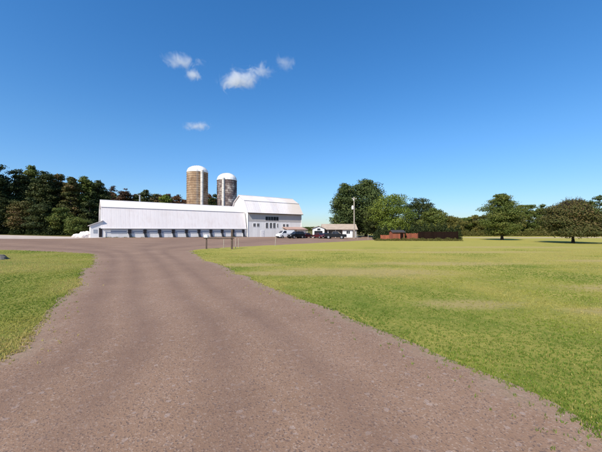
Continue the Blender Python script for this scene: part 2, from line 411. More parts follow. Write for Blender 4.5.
Z = gz_np(X, Y) + np.array([noise.noise((x*.25, y*.25, 2))*.03 + noise.noise((x*.06, y*.06, 7))*.05 if y < 60 and abs(x) < 60 else 0 for x, y in zip(X, Y)])
far = np.clip((np.hypot(X, Y)-8)/45, 0, 1)
BARE = [(3.0, 16.0, 6.5, 2.0), (-1.0, 15.2, 3.5, 1.1), (-3.5, 19, 3.0, 1.3), (9.5, 20, 7, 1.3), (21.0, 21.6, 4.0, 1.0), (13, 11.5, 4, 1.0), (5, 9.0, 2.0, .7), (16, 30, 12, 1.6), (2, 33, 9, 1.5), (8.5, 8.2, 1.6, .5), (26, 38, 14, 2)]
def bare_f(X, Y):
    b = np.zeros(np.shape(X))
    for (cx, cy, a_, b_) in BARE: b = np.maximum(b, np.clip(1.3-np.hypot((X-cx)/a_, (Y-cy)/b_), 0, 1))
    return b
bare = bare_f(X, Y)
V = np.stack([X, Y, Z, across, edge, far, fA, fB, fT, fO, fS, bare], 1)
I = np.arange(len(X)).reshape(shp)
q = np.stack([I[:-1, :-1], I[1:, :-1], I[1:, 1:], I[:-1, 1:]], -1).reshape(-1, 4)
T = np.concatenate([q[:, [0, 1, 2]], q[:, [0, 2, 3]]])

def split(V, T, k):
    s = V[T, k] > 0; c = s.sum(1); pos = [T[c == 3]]; neg = [T[c == 0]]
    nv = []; cache = {}; base = len(V); P_, N_ = [], []
    def cut(a, b):
        key = (min(a, b), max(a, b))
        if key not in cache:
            t = V[key[0], k]/(V[key[0], k]-V[key[1], k]); nv.append(V[key[0]]*(1-t)+V[key[1]]*t); cache[key] = base+len(nv)-1
        return cache[key]
    for tri in T[(c == 1) | (c == 2)]:
        ss = V[tri, k] > 0; odd = int(np.argmax(ss)) if ss.sum() == 1 else int(np.argmin(ss))
        a, b, d = int(tri[odd]), int(tri[(odd+1) % 3]), int(tri[(odd+2) % 3]); ab = cut(a, b); ad = cut(a, d)
        one = [(a, ab, ad)]; two = [(ab, b, d), (ab, d, ad)]
        if ss.sum() == 1: P_ += one; N_ += two
        else: N_ += one; P_ += two
    V2 = np.concatenate([V, np.array(nv)]) if nv else V
    return V2, np.concatenate(pos+([np.array(P_)] if P_ else [])), np.concatenate(neg+([np.array(N_)] if N_ else []))

def np_mesh(name, verts, faces, mat, attrs=None, kind=None, parent=None, smooth=False):
    me = bpy.data.meshes.new(name); nf, k = faces.shape
    me.vertices.add(len(verts)); me.vertices.foreach_set('co', np.ascontiguousarray(verts, dtype=np.float32).ravel())
    me.loops.add(nf*k); me.loops.foreach_set('vertex_index', faces.astype(np.int32).ravel())
    me.polygons.add(nf); me.polygons.foreach_set('loop_start', np.arange(0, nf*k, k, dtype=np.int32))
    me.update(calc_edges=True); me.validate()
    for an, av in (attrs or {}).items():
        a = me.attributes.new(an, 'FLOAT', 'POINT'); a.data.foreach_set('value', np.ascontiguousarray(av, dtype=np.float32))
    if smooth: me.polygons.foreach_set('use_smooth', [True]*len(me.polygons))
    me.materials.append(mat); o = bpy.data.objects.new(name, me); COL.objects.link(o)
    if kind: o['kind'] = kind
    if parent: o.parent = parent
    return o
def ground_obj(name, T, mat):
    u, inv = np.unique(T.ravel(), return_inverse=True)
    vv = V[u]; return np_mesh(name, vv[:, :3], inv.reshape(-1, 3), mat, dict(across=vv[:, 3], edge=vv[:, 4], far=vv[:, 5], bare=vv[:, 11]), 'structure', smooth=True)
V, TA, T = split(V, T, 6)
V, TB, T = split(V, T, 7)
V, TT, T = split(V, T, 8)
V, TO, TM = split(V, T, 9)
V, TS, TB = split(V, TB, 10)
ground_obj('left_lawn', TA, M['lawn_left']); ground_obj('right_lawn', TB, M['lawn']); ground_obj('pale_lane', TT, M['pale'])
ground_obj('gravel_drive', TO, M['gravel']); ground_obj('meadow', TM, M['meadow']); ground_obj('dry_field_strip', TS, M['dry'])

# ------------------------------------------------------------------ grass blades, loose stones, fallen leaves (stuff)
def in_poly_f(poly, x, y): return sdf(poly, np.array(x), np.array(y))
def ground_noise(x, y): return noise.noise((x*.25, y*.25, 2))*.03 + noise.noise((x*.06, y*.06, 7))*.05 + gz(x, y)
def blades(name, label, poly, x0, x1, y0, y1, n, seed, cat):
    rng = np.random.default_rng(seed)
    # density falls with distance: sample radius^-1
    r = y0 + (y1-y0)*rng.random(n)**1.25; th = rng.random(n)
    x = r*(x0 + (x1-x0)*th); y = r
    w_ = np.array([noise.noise((a*.9, b*.9, 0))*.22 + noise.noise((a*3.1, b*3.1, 4))*.10 + noise.noise((a*.2, b*.2, 9))*.30 for a, b in zip(x, y)])
    nr = np.clip(np.hypot(x, y)/14, .22, 1.5)
    f = in_poly_f(poly, x, y) + (w_ if poly is A_poly else -w_)*nr
    k = (f > -.12 + .15*(rng.random(n)-.6)) | ((f > -1.0) & (rng.random(n) < .10*np.exp(2.5*np.minimum(f, 0)))); x, y, f = x[k], y[k], f[k]; n = len(x)
    dens = np.array([noise.noise((a*.8, b*.8, 3)) for a, b in zip(x, y)])
    tn = np.array([noise.noise((a*.5, b*.5, 11)) for a, b in zip(x, y)])
    lo = np.array([noise.noise((a*.13, b*.2, 21)) for a, b in zip(x, y)]); bb_ = bare_f(x, y); k = rng.random(n) > bb_*.8; x, y, f, dens, tn, lo, bb_ = (q_[k] for q_ in (x, y, f, dens, tn, lo, bb_)); n = len(x)
    z = np.array([ground_noise(a, b) for a, b in zip(x, y)])
    vs = []; fs = []; tone = []
    B = 4
    d = np.hypot(x, y)
    for j in range(B):
        a = rng.random(n)*6.283; o = rng.random((n, 2))*.05-.025
        hgt = (.014+.022*rng.random(n)+.025*np.clip(dens, 0, 1))*(1+.5*np.exp(-np.clip(f, 0, 9)*3)); wd = .004+.0035*np.clip(d/6, 0, 3)
        lean = rng.random((n, 2))*.05-.025
        px, py = x+o[:, 0], y+o[:, 1]; cx, sy_ = np.cos(a)*wd, np.sin(a)*wd
        v = np.stack([np.stack([px-cx, py-sy_, z-.004], 1), np.stack([px+cx, py+sy_, z-.004], 1), np.stack([px+lean[:, 0], py+lean[:, 1], z+hgt], 1)], 1)
        b0 = len(vs)*n*3; vs.append(v.reshape(-1, 3)); fs.append(np.arange(n*3).reshape(-1, 3)+b0)
        t = np.clip(.42+tn*.45+lo*1.3+bb_*.45+rng.normal(0, .10, n)+np.clip((d-8)/50, 0, .35), 0, 1); t = np.where(rng.random(n) < .05, 1., t); tone.append(np.repeat(t, 3))
    o = np_mesh(name, np.concatenate(vs), np.concatenate(fs), M['grass_blade'], dict(tone=np.concatenate(tone)))
    tag(o, label, cat, kind='stuff'); return o
blades('lawn_grass', 'short mown grass of the wide lawn right of the drive', B_poly, -.42, 1.08, 3.0, 34, 60000, 1, 'grass')
blades('lawn_grass', 'short mown grass of the lawn left of the drive', A_poly, -1.08, -.60, 4.6, 32, 22000, 2, 'grass')

def stones():
    rng = np.random.default_rng(5); n = 15000
    y = 2.6+22*rng.random(n)**2.0; x = y*(-1.1+2.2*rng.random(n))
    fa = in_poly_f(A_poly, x, y); fb = in_poly_f(B_poly, x, y)
    e = np.minimum(-fa, -fb); k = (e > -.35) & (rng.random(n) < (.42+.6*np.exp(-np.clip(e, 0, 9)*2.2)))
    x, y = x[k], y[k]; n = len(x)
    z = np.array([ground_noise(a, b) for a, b in zip(x, y)])
    base = np.array([(0, 0, 1), (0, 0, -.6), (1, 0, 0), (-1, 0, 0), (0, 1, 0), (0, -1, 0)], float)
    fb_ = np.array([(0, 2, 4), (0, 4, 3), (0, 3, 5), (0, 5, 2), (1, 4, 2), (1, 3, 4), (1, 5, 3), (1, 2, 5)])
    s = (.003+.006*rng.random(n)**2.5)*(1+.5*(rng.random(n) < .05)); j = 1+.5*(rng.random((n, 6, 3))-.5)
    a = rng.random(n)*6.28; c, s_ = np.cos(a), np.sin(a)
    v = base[None]*j*s[:, None, None]; v[:, :, 2] *= .6
    vx = v[:, :, 0]*c[:, None]-v[:, :, 1]*s_[:, None]; vy = v[:, :, 0]*s_[:, None]+v[:, :, 1]*c[:, None]
    v = np.stack([vx+x[:, None], vy+y[:, None], v[:, :, 2]+z[:, None]+s[:, None]*.2], 2)
    f = fb_[None]+(np.arange(n)*6)[:, None, None]
    mt = N('loose_stone'); mt.base(mt.ramp(mt.attr('tone').outputs['Fac'], [(0, (.10, .075, .068)), (.5, (.26, .175, .13)), (1, (.42, .33, .26))])).rough(.9)
    o = np_mesh('gravel', v.reshape(-1, 3), f.reshape(-1, 3), mt.m, dict(tone=np.repeat(rng.random(n), 6)))
    tag(o, 'loose small stones scattered over the brown gravel drive', 'gravel', kind='stuff')
stones()

# ------------------------------------------------------------------ trees
def rand_unit(rng, n):
    v = rng.normal(size=(n, 3)); return v/np.linalg.norm(v, axis=1, keepdims=True)

def env_radius(kind, t):
    """crown radius (0..1) at height fraction t of the crown"""
    if kind == 'round': return math.sqrt(max(0, 1-(2*t-1)**2))**.8
    if kind == 'oval': return max(0, math.sin(math.pi*min(1, t*.92+.08))**.6)
    if kind == 'cone': return (1-t)**.75*min(1, t*8+.35)
    if kind == 'tent': return min(1, t*7+.55)*(1-t)**.62
    if kind == 'umbrella': return min(1, (t*5+.45))*math.sqrt(max(0, 1-t**1.8))
    return 1

def make_tree(rng, name, H, W, cb, kind, leafm, nleaf=8000, leaf=.32, nclump=80, trunk_r=None, bare_top=0., lean=0., sway=.12, gap=-.16, flat=.55):
    """a tree whose base is at the origin: height H, crown width W, crown starts at height cb"""
    root = empty(name)
    rw = rng.random
    tr = trunk_r or .018*H+.07
    # stem line
    ph = rw()*6; stem = []
    top = H*(.93 if kind == 'cone' else .80)
    for i in range(9):
        t = i/8; stem.append(Vector((math.sin(t*3+ph)*sway*t*W*.2+lean*t*H*.3, math.cos(t*2.3+ph)*sway*t*W*.2, t*top - (.15 if i == 0 else 0))))
    def stem_at(z):
        t = min(1, max(0, z/top))*8; i = min(7, int(t)); return stem[i].lerp(stem[i+1], t-i)
    mb = MB(); mb.tube(stem, [tr*(1.5 if i == 0 else 1.0)*(1-i/8*.86) for i in range(9)], 8)
    # clumps: an uneven crown with separate boughs
    lobes = [(rw()*6.28, rw(), .62+.6*rw()) for _ in range(11)]
    cl = []
    tries = 0
    while len(cl) < nclump and tries < nclump*12:
        tries += 1
        t = rw()**(1.25 if kind == 'cone' else .9 if kind == 'umbrella' else 1.0); er = env_radius(kind, t)
        if er < .04: continue
        a = rw()*6.28
        mod = 1.0
        for (la, lt, lm) in lobes:
            dd = abs(math.atan2(math.sin(a-la), math.cos(a-la)))
            if dd < .9 and abs(t-lt) < .28: mod = lm; break
        rr = er*W/2*mod*(rw()**.42*.84 if kind != 'cone' else (.35+.65*rw()**.5))
        z = cb+(H-cb)*t*(1.0 if kind == 'cone' else .94)
        if noise.noise((math.cos(a)*1.6+ph, math.sin(a)*1.6, t*3.2)) > .22-gap and rr > er*W*.22 and kind != 'cone': continue
        sz = (.13+.08*rw())*W*(.55+.45*er) if kind != 'cone' else (.07+.07*rw())*W*(.4+.6*er)
        c = stem_at(z)
        cl.append((c.x+math.cos(a)*rr, c.y+math.sin(a)*rr, z+(rw()-.5)*.04*H, sz, a, t))
    # limbs reach the clumps
    for (x, y, z, sz, a, t) in cl[::2 if nclump > 50 else 1][:55]:
        z0 = max(min(cb*.9, z*.8), z-math.hypot(x, y)*(.75 if kind != 'cone' else .1)-.3); z0 = min(z0, top*.97)
        s = stem_at(z0); e = Vector((x, y, z)); m = s.lerp(e, .5)+Vector((0, 0, -.05*W*(1 if kind != 'cone' else .3)+.06*W*(rw()-.3)))
        rr = tr*.32*(1-.55*t); mb.tube([s, m, e], [rr, rr*.6, rr*.18], 4, cap=False)
    if bare_top:
        for _ in range(int(60*bare_top)):
            a = rw()*6.28; t = .55+.4*rw(); er = env_radius(kind, t)*W/2; z = cb+(H-cb)*t
            s = Vector((math.cos(a)*er*.55, math.sin(a)*er*.55, z)); e = s+Vector((math.cos(a)*.5*rw(), math.sin(a)*.5*rw(), .10*H*(.5+rw()*.8)))
            mb.tube([s, s.lerp(e, .5)+Vector((.12*(rw()-.5), .12*(rw()-.5), 0)), e], [.035, .028, .014], 4, cap=False)
    mb.build('trunk', M['bark'], root, smooth=True, fix=False)
    # leaves
    ws = np.array([c[3]**1.6 for c in cl]); ws /= ws.sum(); cnt = rng.multinomial(nleaf, ws)
    cen, ton = [], []
    nrm = []
    for (x, y, z, sz, a, t), k in zip(cl, cnt):
        d = rand_unit(rng, k); rad = sz*(.35+.65*rng.random(k)**.5)*(1+.25*rng.normal(size=k)*.6)
        sc = np.array([1.15, 1.15, flat if kind != 'cone' else .38]); p = d*rad[:, None]*sc+np.array([x, y, z])
        if kind == 'cone':           # boughs droop outwards
            p[:, 2] -= (np.hypot(p[:, 0], p[:, 1])-math.hypot(x, y))*.35
        cen.append(p); nrm.append(d); ton.append(np.clip(rng.normal(.45+(rw()-.5)*.62, .12, k), 0, 1))
    cen = np.concatenate(cen); nrm = np.concatenate(nrm); ton = np.concatenate(ton); n = len(cen)
    cen[:, 2] = np.maximum(cen[:, 2], .25)
    nn = nrm+rng.normal(0, .45, (n, 3)); nn[:, 2] += .35; nn /= np.linalg.norm(nn, axis=1, keepdims=True)
    r0 = rand_unit(rng, n); u = np.cross(nn, r0); u /= np.linalg.norm(u, axis=1, keepdims=True)+1e-9; v = np.cross(nn, u)
    s = leaf*(.6+.9*rng.random(n))[:, None]*.5
    asp = (.6+.3*rng.random(n))[:, None]
    vs = np.stack([cen-u*s, cen-v*s*asp+nn*s*.12, cen+u*s*1.1, cen+v*s*asp+nn*s*.12], 1).reshape(-1, 3)
    np_mesh('crown', vs, np.arange(n*4).reshape(-1, 4), M[leafm], dict(tone=np.repeat(ton, 4)), parent=root)
    return root

rng = np.random.default_rng(42)
TX = lambda px, d: (px-301)/301*d
TZ = lambda py, d: EYE+(230-py)/301*d
def plant(root, px, d, label, cat='tree', group=None, rz=0, sc=None):
    x = TX(px, d); root.location = (x, d, gz(x, d)-.05); root.rotation_euler = (0, 0, rz)
    if sc: root.scale = sc
    tag(root, label, cat, group); return root

# feature trees
def feature(name, px, top, d, wpx, cbpy, kind, mat, label, **kw):
    x = TX(px, d); H = TZ(top, d)-gz(x, d); W = wpx/301*d; cb = max(.15, TZ(cbpy, d)-gz(x, d))
    t = make_tree(rng, name, H, W, cb, kind, mat, **kw); return plant(t, px, d, label)
feature('lawn_tree', 502, 192, 66, 41, 234.5, 'oval', 'leaf_mid', 'rounded green tree standing alone on the lawn with short dark trunk', nleaf=28000, leaf=.22, nclump=130, gap=.06, flat=.42)
feature('lawn_tree', 573, 199, 51, 80, 233.5, 'tent', 'leaf_bronze', 'wide low bronze and green tree on the lawn with bare twigs on top', nleaf=38000, leaf=.21, nclump=170, bare_top=4.5, gap=.17, flat=.34)
feature('spruce_tree', 345, 181, 95, 31, 233, 'oval', 'leaf_spruce', 'dark evergreen behind the tan roofed house, left of the pole', nleaf=24000, leaf=.36, nclump=150)
feature('spruce_tree', 366, 177.5, 99, 44, 232, 'oval', 'leaf_spruce', 'tallest broad dark evergreen beside the utility pole', nleaf=32000, leaf=.40, nclump=170)
feature('shade_tree', 393, 192.5, 84, 44, 231, 'round', 'leaf_green', 'bright green round tree above the red shed', nleaf=20000, leaf=.28, nclump=110)
feature('shade_tree', 419, 197, 92, 34, 232, 'round', 'leaf_dark', 'dark green tree between the bright green tree and the low olive one', nleaf=14000, leaf=.30, nclump=90)
feature('shade_tree', 434, 208, 78, 26, 232, 'round', 'leaf_mid', 'smaller mid green tree over the right end of the dark fence', nleaf=10000, leaf=.26, nclump=70)
feature('shade_tree', 376, 206, 90, 26, 233, 'oval', 'leaf_dark', 'dark lower tree tucked between the tall evergreen and bright green tree', nleaf=9000, leaf=.28, nclump=60)
feature('shade_tree', 449, 216, 86, 24, 233, 'round', 'leaf_olive', 'low olive tree just right of the dark fence', nleaf=8000, leaf=.26, nclump=60)
# the wood on the left
LW = [(-9, 155, 76, 34, 'oval', 'leaf_dark', 'tallest dark tree cut by the left edge of the picture'),
      (16, 166, 80, 30, 'oval', 'leaf_dark', 'dark tree second from the left end of the wood'),
      (31, 164, 84, 28, 'oval', 'leaf_mid', 'dark green tree with the highest rounded top in the left wood'),
      (45, 169, 81, 27, 'round', 'leaf_dark', 'dark tree in the middle of the left wood, right of the highest rounded top'),
      (58, 171, 85, 26, 'oval', 'leaf_bronze', 'brownish tree in the middle of the left wood'),
      (70, 175, 82, 20, 'oval', 'leaf_bronze', 'thin brownish tree beside the gap in the skyline of the wood'),
      (85, 174, 86, 25, 'round', 'leaf_mid', 'green tree just right of the gap in the skyline of the wood'),
      (98, 178, 88, 24, 'oval', 'leaf_dark', 'last dark tree of the wood, behind the left end of the long barn')]
for px, top, d, wp, kind, mt, lab in LW:
    feature('wood_tree', px, top, d, wp, 222, kind, mt, lab, nleaf=11000, leaf=.36, nclump=95)
U = [(-2, 196, 73, 30, 'leaf_dark', 'low dark tree at the foot of the wood by the left picture edge'),
     (22, 199, 74, 28, 'leaf_bronze', 'low brownish tree at the foot of the wood under the highest rounded top'),
     (42, 203, 73, 26, 'leaf_dark', 'low dark tree at the foot of the wood, third from the left edge'),
     (60, 206, 74, 24, 'leaf_mid', 'low green tree at the foot of the wood behind the pale lane'),
     (90, 200, 82, 20, 'leaf_dark', 'low dark tree close behind the lean-to of the long barn')]
for px, top, d, wp, mt, lab in U:
    feature('understorey_tree', px, top, d, wp, 231, 'round', mt, lab, nleaf=8000, leaf=.30, nclump=70)
feature('bush', 75, 217, 70.5, 24, 233, 'round', 'leaf_mid', 'green bush beside the pale gravel heap left of the long barn', nleaf=7000, leaf=.24, nclump=50)['category'] = 'bush'
feature('bush', 88, 221, 72.5, 16, 233, 'round', 'leaf_dark', 'small dark bush touching the white lean-to', nleaf=4500, leaf=.24, nclump=40)['category'] = 'bush'
# behind the long barn
BB = [(112, 184, 118, 18, 'round', 'leaf_rust', 'rust red tree right behind the left end of the barn roof'),
      (124, 187, 116, 16, 'oval', 'leaf_rust', 'second rust red tree behind the barn roof'),
      (136, 194, 120, 17, 'oval', 'leaf_dark', 'small dark tree beside the white flue pipe'),
      (145, 188, 119, 17, 'oval', 'leaf_dark', 'pointed dark tree between the flue pipe and the silos'),
      (156, 192, 121, 18, 'round', 'leaf_bronze', 'brownish tree behind the middle of the barn roof'),
      (166, 193.5, 116, 18, 'round', 'leaf_green', 'bright green tree behind the middle of the barn roof'),
      (178, 194, 120, 17, 'round', 'leaf_rust', 'rust tinged tree just left of the tan silo'),
      (211, 197, 124, 16, 'round', 'leaf_dark', 'dark tree seen between the two silos')]
for px, top, d, wp, kind, mt, lab in BB:
    feature('barn_backdrop_tree', px, top, d, wp*1.2, 226, 'oval', mt, lab, nleaf=6000, leaf=.38, nclump=60)
# prototypes copied for the masses of trees farther back
def hide_proto(t): return t
def row(protos, items, name_group, label, cat='tree'):
    used = set()
    for (px, top, d, wp) in items:
        k = rng.integers(len(protos)); pr, pH, pW = protos[k]
        t = pr if k not in used else copy_tree(pr)
        used.add(k)
        x = TX(px, d); H = TZ(top, d)-gz(x, d); W = wp/301*d
        lab = label(px, k) if callable(label) else label
        plant(t, px, d, lab, cat, name_group, rz=float(rng.random()*6.28), sc=(W/pW, W/pW, H/pH))
    for k, (pr, _, _) in enumerate(protos):
        if k not in used:
            for ch in list(pr.children): bpy.data.objects.remove(ch)
            bpy.data.objects.remove(pr)
pb = [(make_tree(rng, 'wood_tree', 18, 8, 3.0, 'oval', m, nleaf=6000, leaf=.42, nclump=60), 18, 8) for m in ('leaf_dark', 'leaf_dark', 'leaf_bronze')]
row(pb, [(px, 172+abs(px-35)*.18+rng.random()*6, 98+rng.random()*10, 26) for px in range(-26, 106, 11)], 'trees deep in the left wood', 'dark tree deep in the left wood, behind its front row of trees')
pc = [(make_tree(rng, 'low_tree', 15, 9, .8, 'oval', m, nleaf=6500, leaf=.42, nclump=60), 15, 9) for m in ('leaf_dark', 'leaf_rust', 'leaf_mid')]
row(pc, [(px, 190+rng.random()*8, 128+rng.random()*6, 21) for px in range(104, 236, 8)], 'trees filling in behind the long barn', 'tree in the row filling in far behind the long white barn')
RB = [(457, 217, 'olive'), (467, 217.5, 'green'), (476, 214.5, 'olive'), (486, 214, 'olive'), (496, 216, 'green'), (513, 209, 'olive'), (521, 204, 'dark'),
      (530, 203, 'green'), (541, 203.5, 'dark'), (551, 210, 'olive'), (560, 208, 'olive'), (570, 207, 'rust'), (580, 206, 'olive'), (590, 199, 'dark'), (600, 193, 'pine'), (614, 195, 'dark'), (626, 203, 'olive')]
desc = {'olive': ('leaf_olive', 'olive'), 'green': ('leaf_mid', 'green'), 'dark': ('leaf_mid', 'dark green'), 'rust': ('leaf_rust', 'rust brown'), 'pine': ('leaf_spruce', 'tall evergreen')}
where = {457: 'first after the low olive tree by the fence', 467: 'in the low gap left of the rounded lawn tree', 476: 'left of the rounded lawn tree, where the line rises', 486: 'touching the left side of the rounded lawn tree',
         496: 'hidden behind the rounded lawn tree', 513: 'touching the right side of the rounded lawn tree', 521: 'left one of the two tops between the lawn trees', 530: 'between the pair of darker tops',
         541: 'right one of the two tops between the lawn trees', 551: 'where the line dips between the lawn trees', 560: 'behind the left side of the wide bronze tree', 570: 'behind the top of the wide bronze tree',
         580: 'behind the right side of the wide bronze tree', 590: 'rising beside the tall evergreen at the right edge', 600: 'highest of the line at the right picture edge', 614: 'past the tall evergreen at the right edge', 626: 'last one of the line on the right'}
for px, top, k in RB:
    d = 108+rng.random()*9
    feature('hedgerow_tree', px, top, d, 19, 234, 'round' if k != 'pine' else 'oval', desc[k][0], '%s tree of far line, %s' % (desc[k][1], where[px]), nleaf=6500, leaf=.34, nclump=60)
pd_ = [(make_tree(rng, 'hedgerow_tree', 9, 10, .3, 'round', m, nleaf=4500, leaf=.36, nclump=55), 9, 10) for m in ('leaf_olive', 'leaf_mid', 'leaf_olive')]
row(pd_, [(px, 217+rng.random()*5, 122+rng.random()*12, 22) for px in range(404, 660, 9)], 'low trees closing the far side of the field', 'low tree in the continuous row closing the far side of the field')
pe = [(make_tree(rng, 'distant_tree', 9, 12, .3, 'round', m, nleaf=3000, leaf=.7, nclump=40), 9, 12) for m in ('leaf_mid', 'leaf_olive')]
row(pe, [(px, 226.5+rng.random()*1.5, 290+rng.random()*30, 9) for px in range(296, 340, 4)], 'distant trees beyond the yard', 'small distant tree seen between the big barn and the house')

def scrub(name, label, spots, mat, n, leaf, seed):
    rg = np.random.default_rng(seed); cs = []
    for (px, d, wpx, h) in spots:
        x = TX(px, d); k = n//len(spots); r = rg.random(k)
        p = rand_unit(rg, k)*np.array([wpx/301*d/2, 1.6, h])*r[:, None]**.33; p[:, 2] = np.abs(p[:, 2])+.02
        p[:, 2] *= .6+.4*np.sin(p[:, 0]*1.7+px)**2
        cs.append(p+np.array([x, d, gz(x, d)]))
    c = np.concatenate(cs); n = len(c); u = rand_unit(rg, n)*leaf*.6; v = rand_unit(rg, n)*leaf*.4
    vs = np.stack([c-u, c-v, c+u, c+v], 1).reshape(-1, 3)
    o = np_mesh(name, vs, np.arange(n*4).reshape(-1, 4), M[mat], dict(tone=np.repeat(rg.random(n)*.8, 4)))
    tag(o, label, 'undergrowth', kind='stuff')
scrub('undergrowth', 'dark tangled undergrowth along the foot of the left wood', [(px, 72.5+rng.random()*2, 14, 2.2+rng.random()*1.2) for px in range(-14, 98, 8)], 'leaf_dark', 26000, .3, 3)
scrub('undergrowth', 'brushy undergrowth below the far line of trees on the right', [(px, 105+rng.random()*3, 10, 2.2+rng.random()) for px in range(458, 612, 7)], 'leaf_olive', 26000, .3, 4)

# ------------------------------------------------------------------ long white barn
RZ = math.atan2(.6, .8)
def roof_shell(pts, x0, x1, th, name, mat, parent):
    """pts: the outer line from one eave over the ridge to the other, in (y, z)"""
    out = []; n = len(pts)
    for i, p in enumerate(pts):
        a = Vector(pts[max(i-1, 0)]); b = Vector(pts[min(i+1, n-1)]); d = (b-a).normalized(); out.append((p[0]+d.y*th, p[1]-d.x*th))
    poly = list(pts)+out[::-1]
    mb = MB()
    for i in range(n-1):
        mb.prism([pts[i], pts[i+1], out[i+1], out[i]], x0, x1, 'x')
    bm = bmesh.new(); me = bpy.data.meshes.new('t'); me.from_pydata(mb.v, [], mb.f); bm.from_mesh(me); bmesh.ops.remove_doubles(bm, verts=bm.verts, dist=1e-5)
    dup = {}
    for f in list(bm.faces):
        k = tuple(sorted(v.index for v in f.verts)); dup.setdefault(k, []).append(f)
    bmesh.ops.delete(bm, geom=[f for fs in dup.values() if len(fs) > 1 for f in fs], context='FACES_ONLY')
    bmesh.ops.recalc_face_normals(bm, faces=bm.faces); me2 = bpy.data.meshes.new(name); bm.to_mesh(me2); bm.free(); bpy.data.meshes.remove(me)
    me2.materials.append(mat); o = bpy.data.objects.new(name, me2); COL.objects.link(o); o.parent = parent; return o

def window(x, z, w_, h, parent, y=0, frame=None, mull=True, d=.05, name='window'):
    """in a wall facing local -y, centred on x, sill at z"""
    f = MB(); t = .07
    f.box(x-w_/2-t, x+w_/2+t, y-d, y-.003, z-t, z).box(x-w_/2-t, x+w_/2+t, y-d, y-.003, z+h, z+h+t)
    f.box(x-w_/2-t, x-w_/2, y-d, y-.003, z+.001, z+h-.001).box(x+w_/2, x+w_/2+t, y-d, y-.003, z+.001, z+h-.001)
    if mull: f.box(x-.025, x+.025, y-d+.012, y-.004, z+.002, z+h-.002)
    o = f.build(name, frame or M['trim_white'], parent)
    MB().box(x-w_/2+.001, x+w_/2-.001, y-.024, y-.004, z+.001, z+h-.001).build('pane', M['glass'], o)
    return o

lb = empty('long_barn', (-44.1, 67, 0), RZ)
tag(lb, 'long low white barn with steep two pitch pale roof and a row of dark fans', 'barn')
L, WD = 35.3, 9.0
gw = MB()
gw.prism([(0, 2.72), (0, -.5), (L, -.5), (L, 2.72)], 0.0, .18, 'y'); MB().prism([(0.18, -.5), (L-.18, -.5), (L-.18, 2.72), (.18, 2.72)], WD-.18, WD, 'y').build('wall', M['wall_white'], lb)
gw.build('wall', M['wall_white'], lb)
ge = MB(); gp = [(.185, -.5), (.185, 2.6), (1.25, 7.15), (4.5, 8.95), (7.75, 7.15), (WD-.185, 2.6), (WD-.185, -.5)]
ge.prism(gp, 0.002, .18, 'x'); ge.build('gable_wall', M['gable_white'], lb); MB().prism(gp, L-.18, L-.002, 'x').build('gable_wall', M['gable_white'], lb)
MB().box(-.05, L+.02, -.09, -.003, -.5, .42).build('footing', M['concrete'], lb)
rf = roof_shell([(-.22, 2.60), (1.12, 7.4), (4.5, 9.25), (7.88, 7.4), (WD+.22, 2.60)], -.35, L-.2, .10, 'roof', M['roof_metal'], lb)
MB().box(-.37, L-.2, 4.38, 4.62, 9.235, 9.32).build('ridge_cap', M['trim_white'], rf)
MB().box(-.37, L-.2, .98, 1.10, 7.40, 7.46).build('flashing', M['trim_white'], rf)
MB().tube([(-.4, -.34, 2.56), (L-.3, -.34, 2.56)], .075, 8).build('gutter', M['trim_white'], lb)
fl = MB(); fl.tube([(8.2, 6.0, 8.3), (8.2, 6.0, 10.9)], .17, 12); fl.lathe([(.28, 0), (.28, .06), (.02, .26)], (8.2, 6.0, 10.95), 12)
fl.build('flue_pipe', M['steel'], lb, smooth=True)
# ventilation fans and grey-blue panels standing in for eave shade
fan = None
for i in range(10):
    x = 5.2+3.21*i
    if fan is None:
        fan = MB().box(-.36, .36, -.26, -.004, 1.42, 2.34).build('fan_housing', M['fan'], lb)
        bl = MB()
        for k in range(6): bl.prism([(-.28, 1.47+.14*k), (-.31, 1.50+.14*k), (-.263, 1.59+.14*k)], -.33, .33, 'x')
        bl.build('louvre', M['trim_dark'], fan)
        ch = MB(); ch.prism([(-.04, .44), (-.10, .95), (-.26, 1.40), (.30, 1.40), (.46, .80), (.60, .44)], -.30, -.094, 'y'); ch.build('chute', M['fan'], fan)  # slanted dark piece added in the shape of the fan's cast shadow
        f = fan
    else: f = copy_tree(fan, lb)
    f.location = (x, 0, 0)
cp = None
for i in range(9):
    xa = 5.2+3.21*i+.50; xb = xa+3.21-1.0
    MB().box(xa, xb, -.05, -.004, 1.40, 2.30).build('eave_shade_panel', M['grey_blue'], lb)  # eave shade put on the wall as grey-blue sheets between the fans
MB().box(1.5, 4.6, -.05, -.004, 1.40, 2.30).build('eave_shade_panel', M['grey_blue'], lb)
# downspouts
for x in (.35, L-1.4): MB().tube([(x, -.30, 2.5), (x, -.12, 2.2), (x, -.12, .1)], .045, 6).build('downspout', M['trim_white'], lb)
# lean-to on its left end (built onto the barn)
ln = MB(); ln.prism([(-2.3, -.6), (-2.3, 3.15), (-.003, 4.2), (-.003, -.6)], -.02, 5.2, 'y')
lt = ln.build('lean_to', M['gable_white'], lb)
MB().prism([(-2.62, 3.08), (-.005, 4.27), (-.005, 4.38), (-2.66, 3.19)], -.25, 5.4, 'y').build('roof', M['roof_metal'], lt)
dr = MB().box(-.72, -.12, -.07, -.023, .62, 2.62).build('door', M['trim_dark'], lt)
MB().box(-1.75, -1.05, -.06, -.023, 1.5, 2.3).build('hatch', M['grey_blue'], lt)

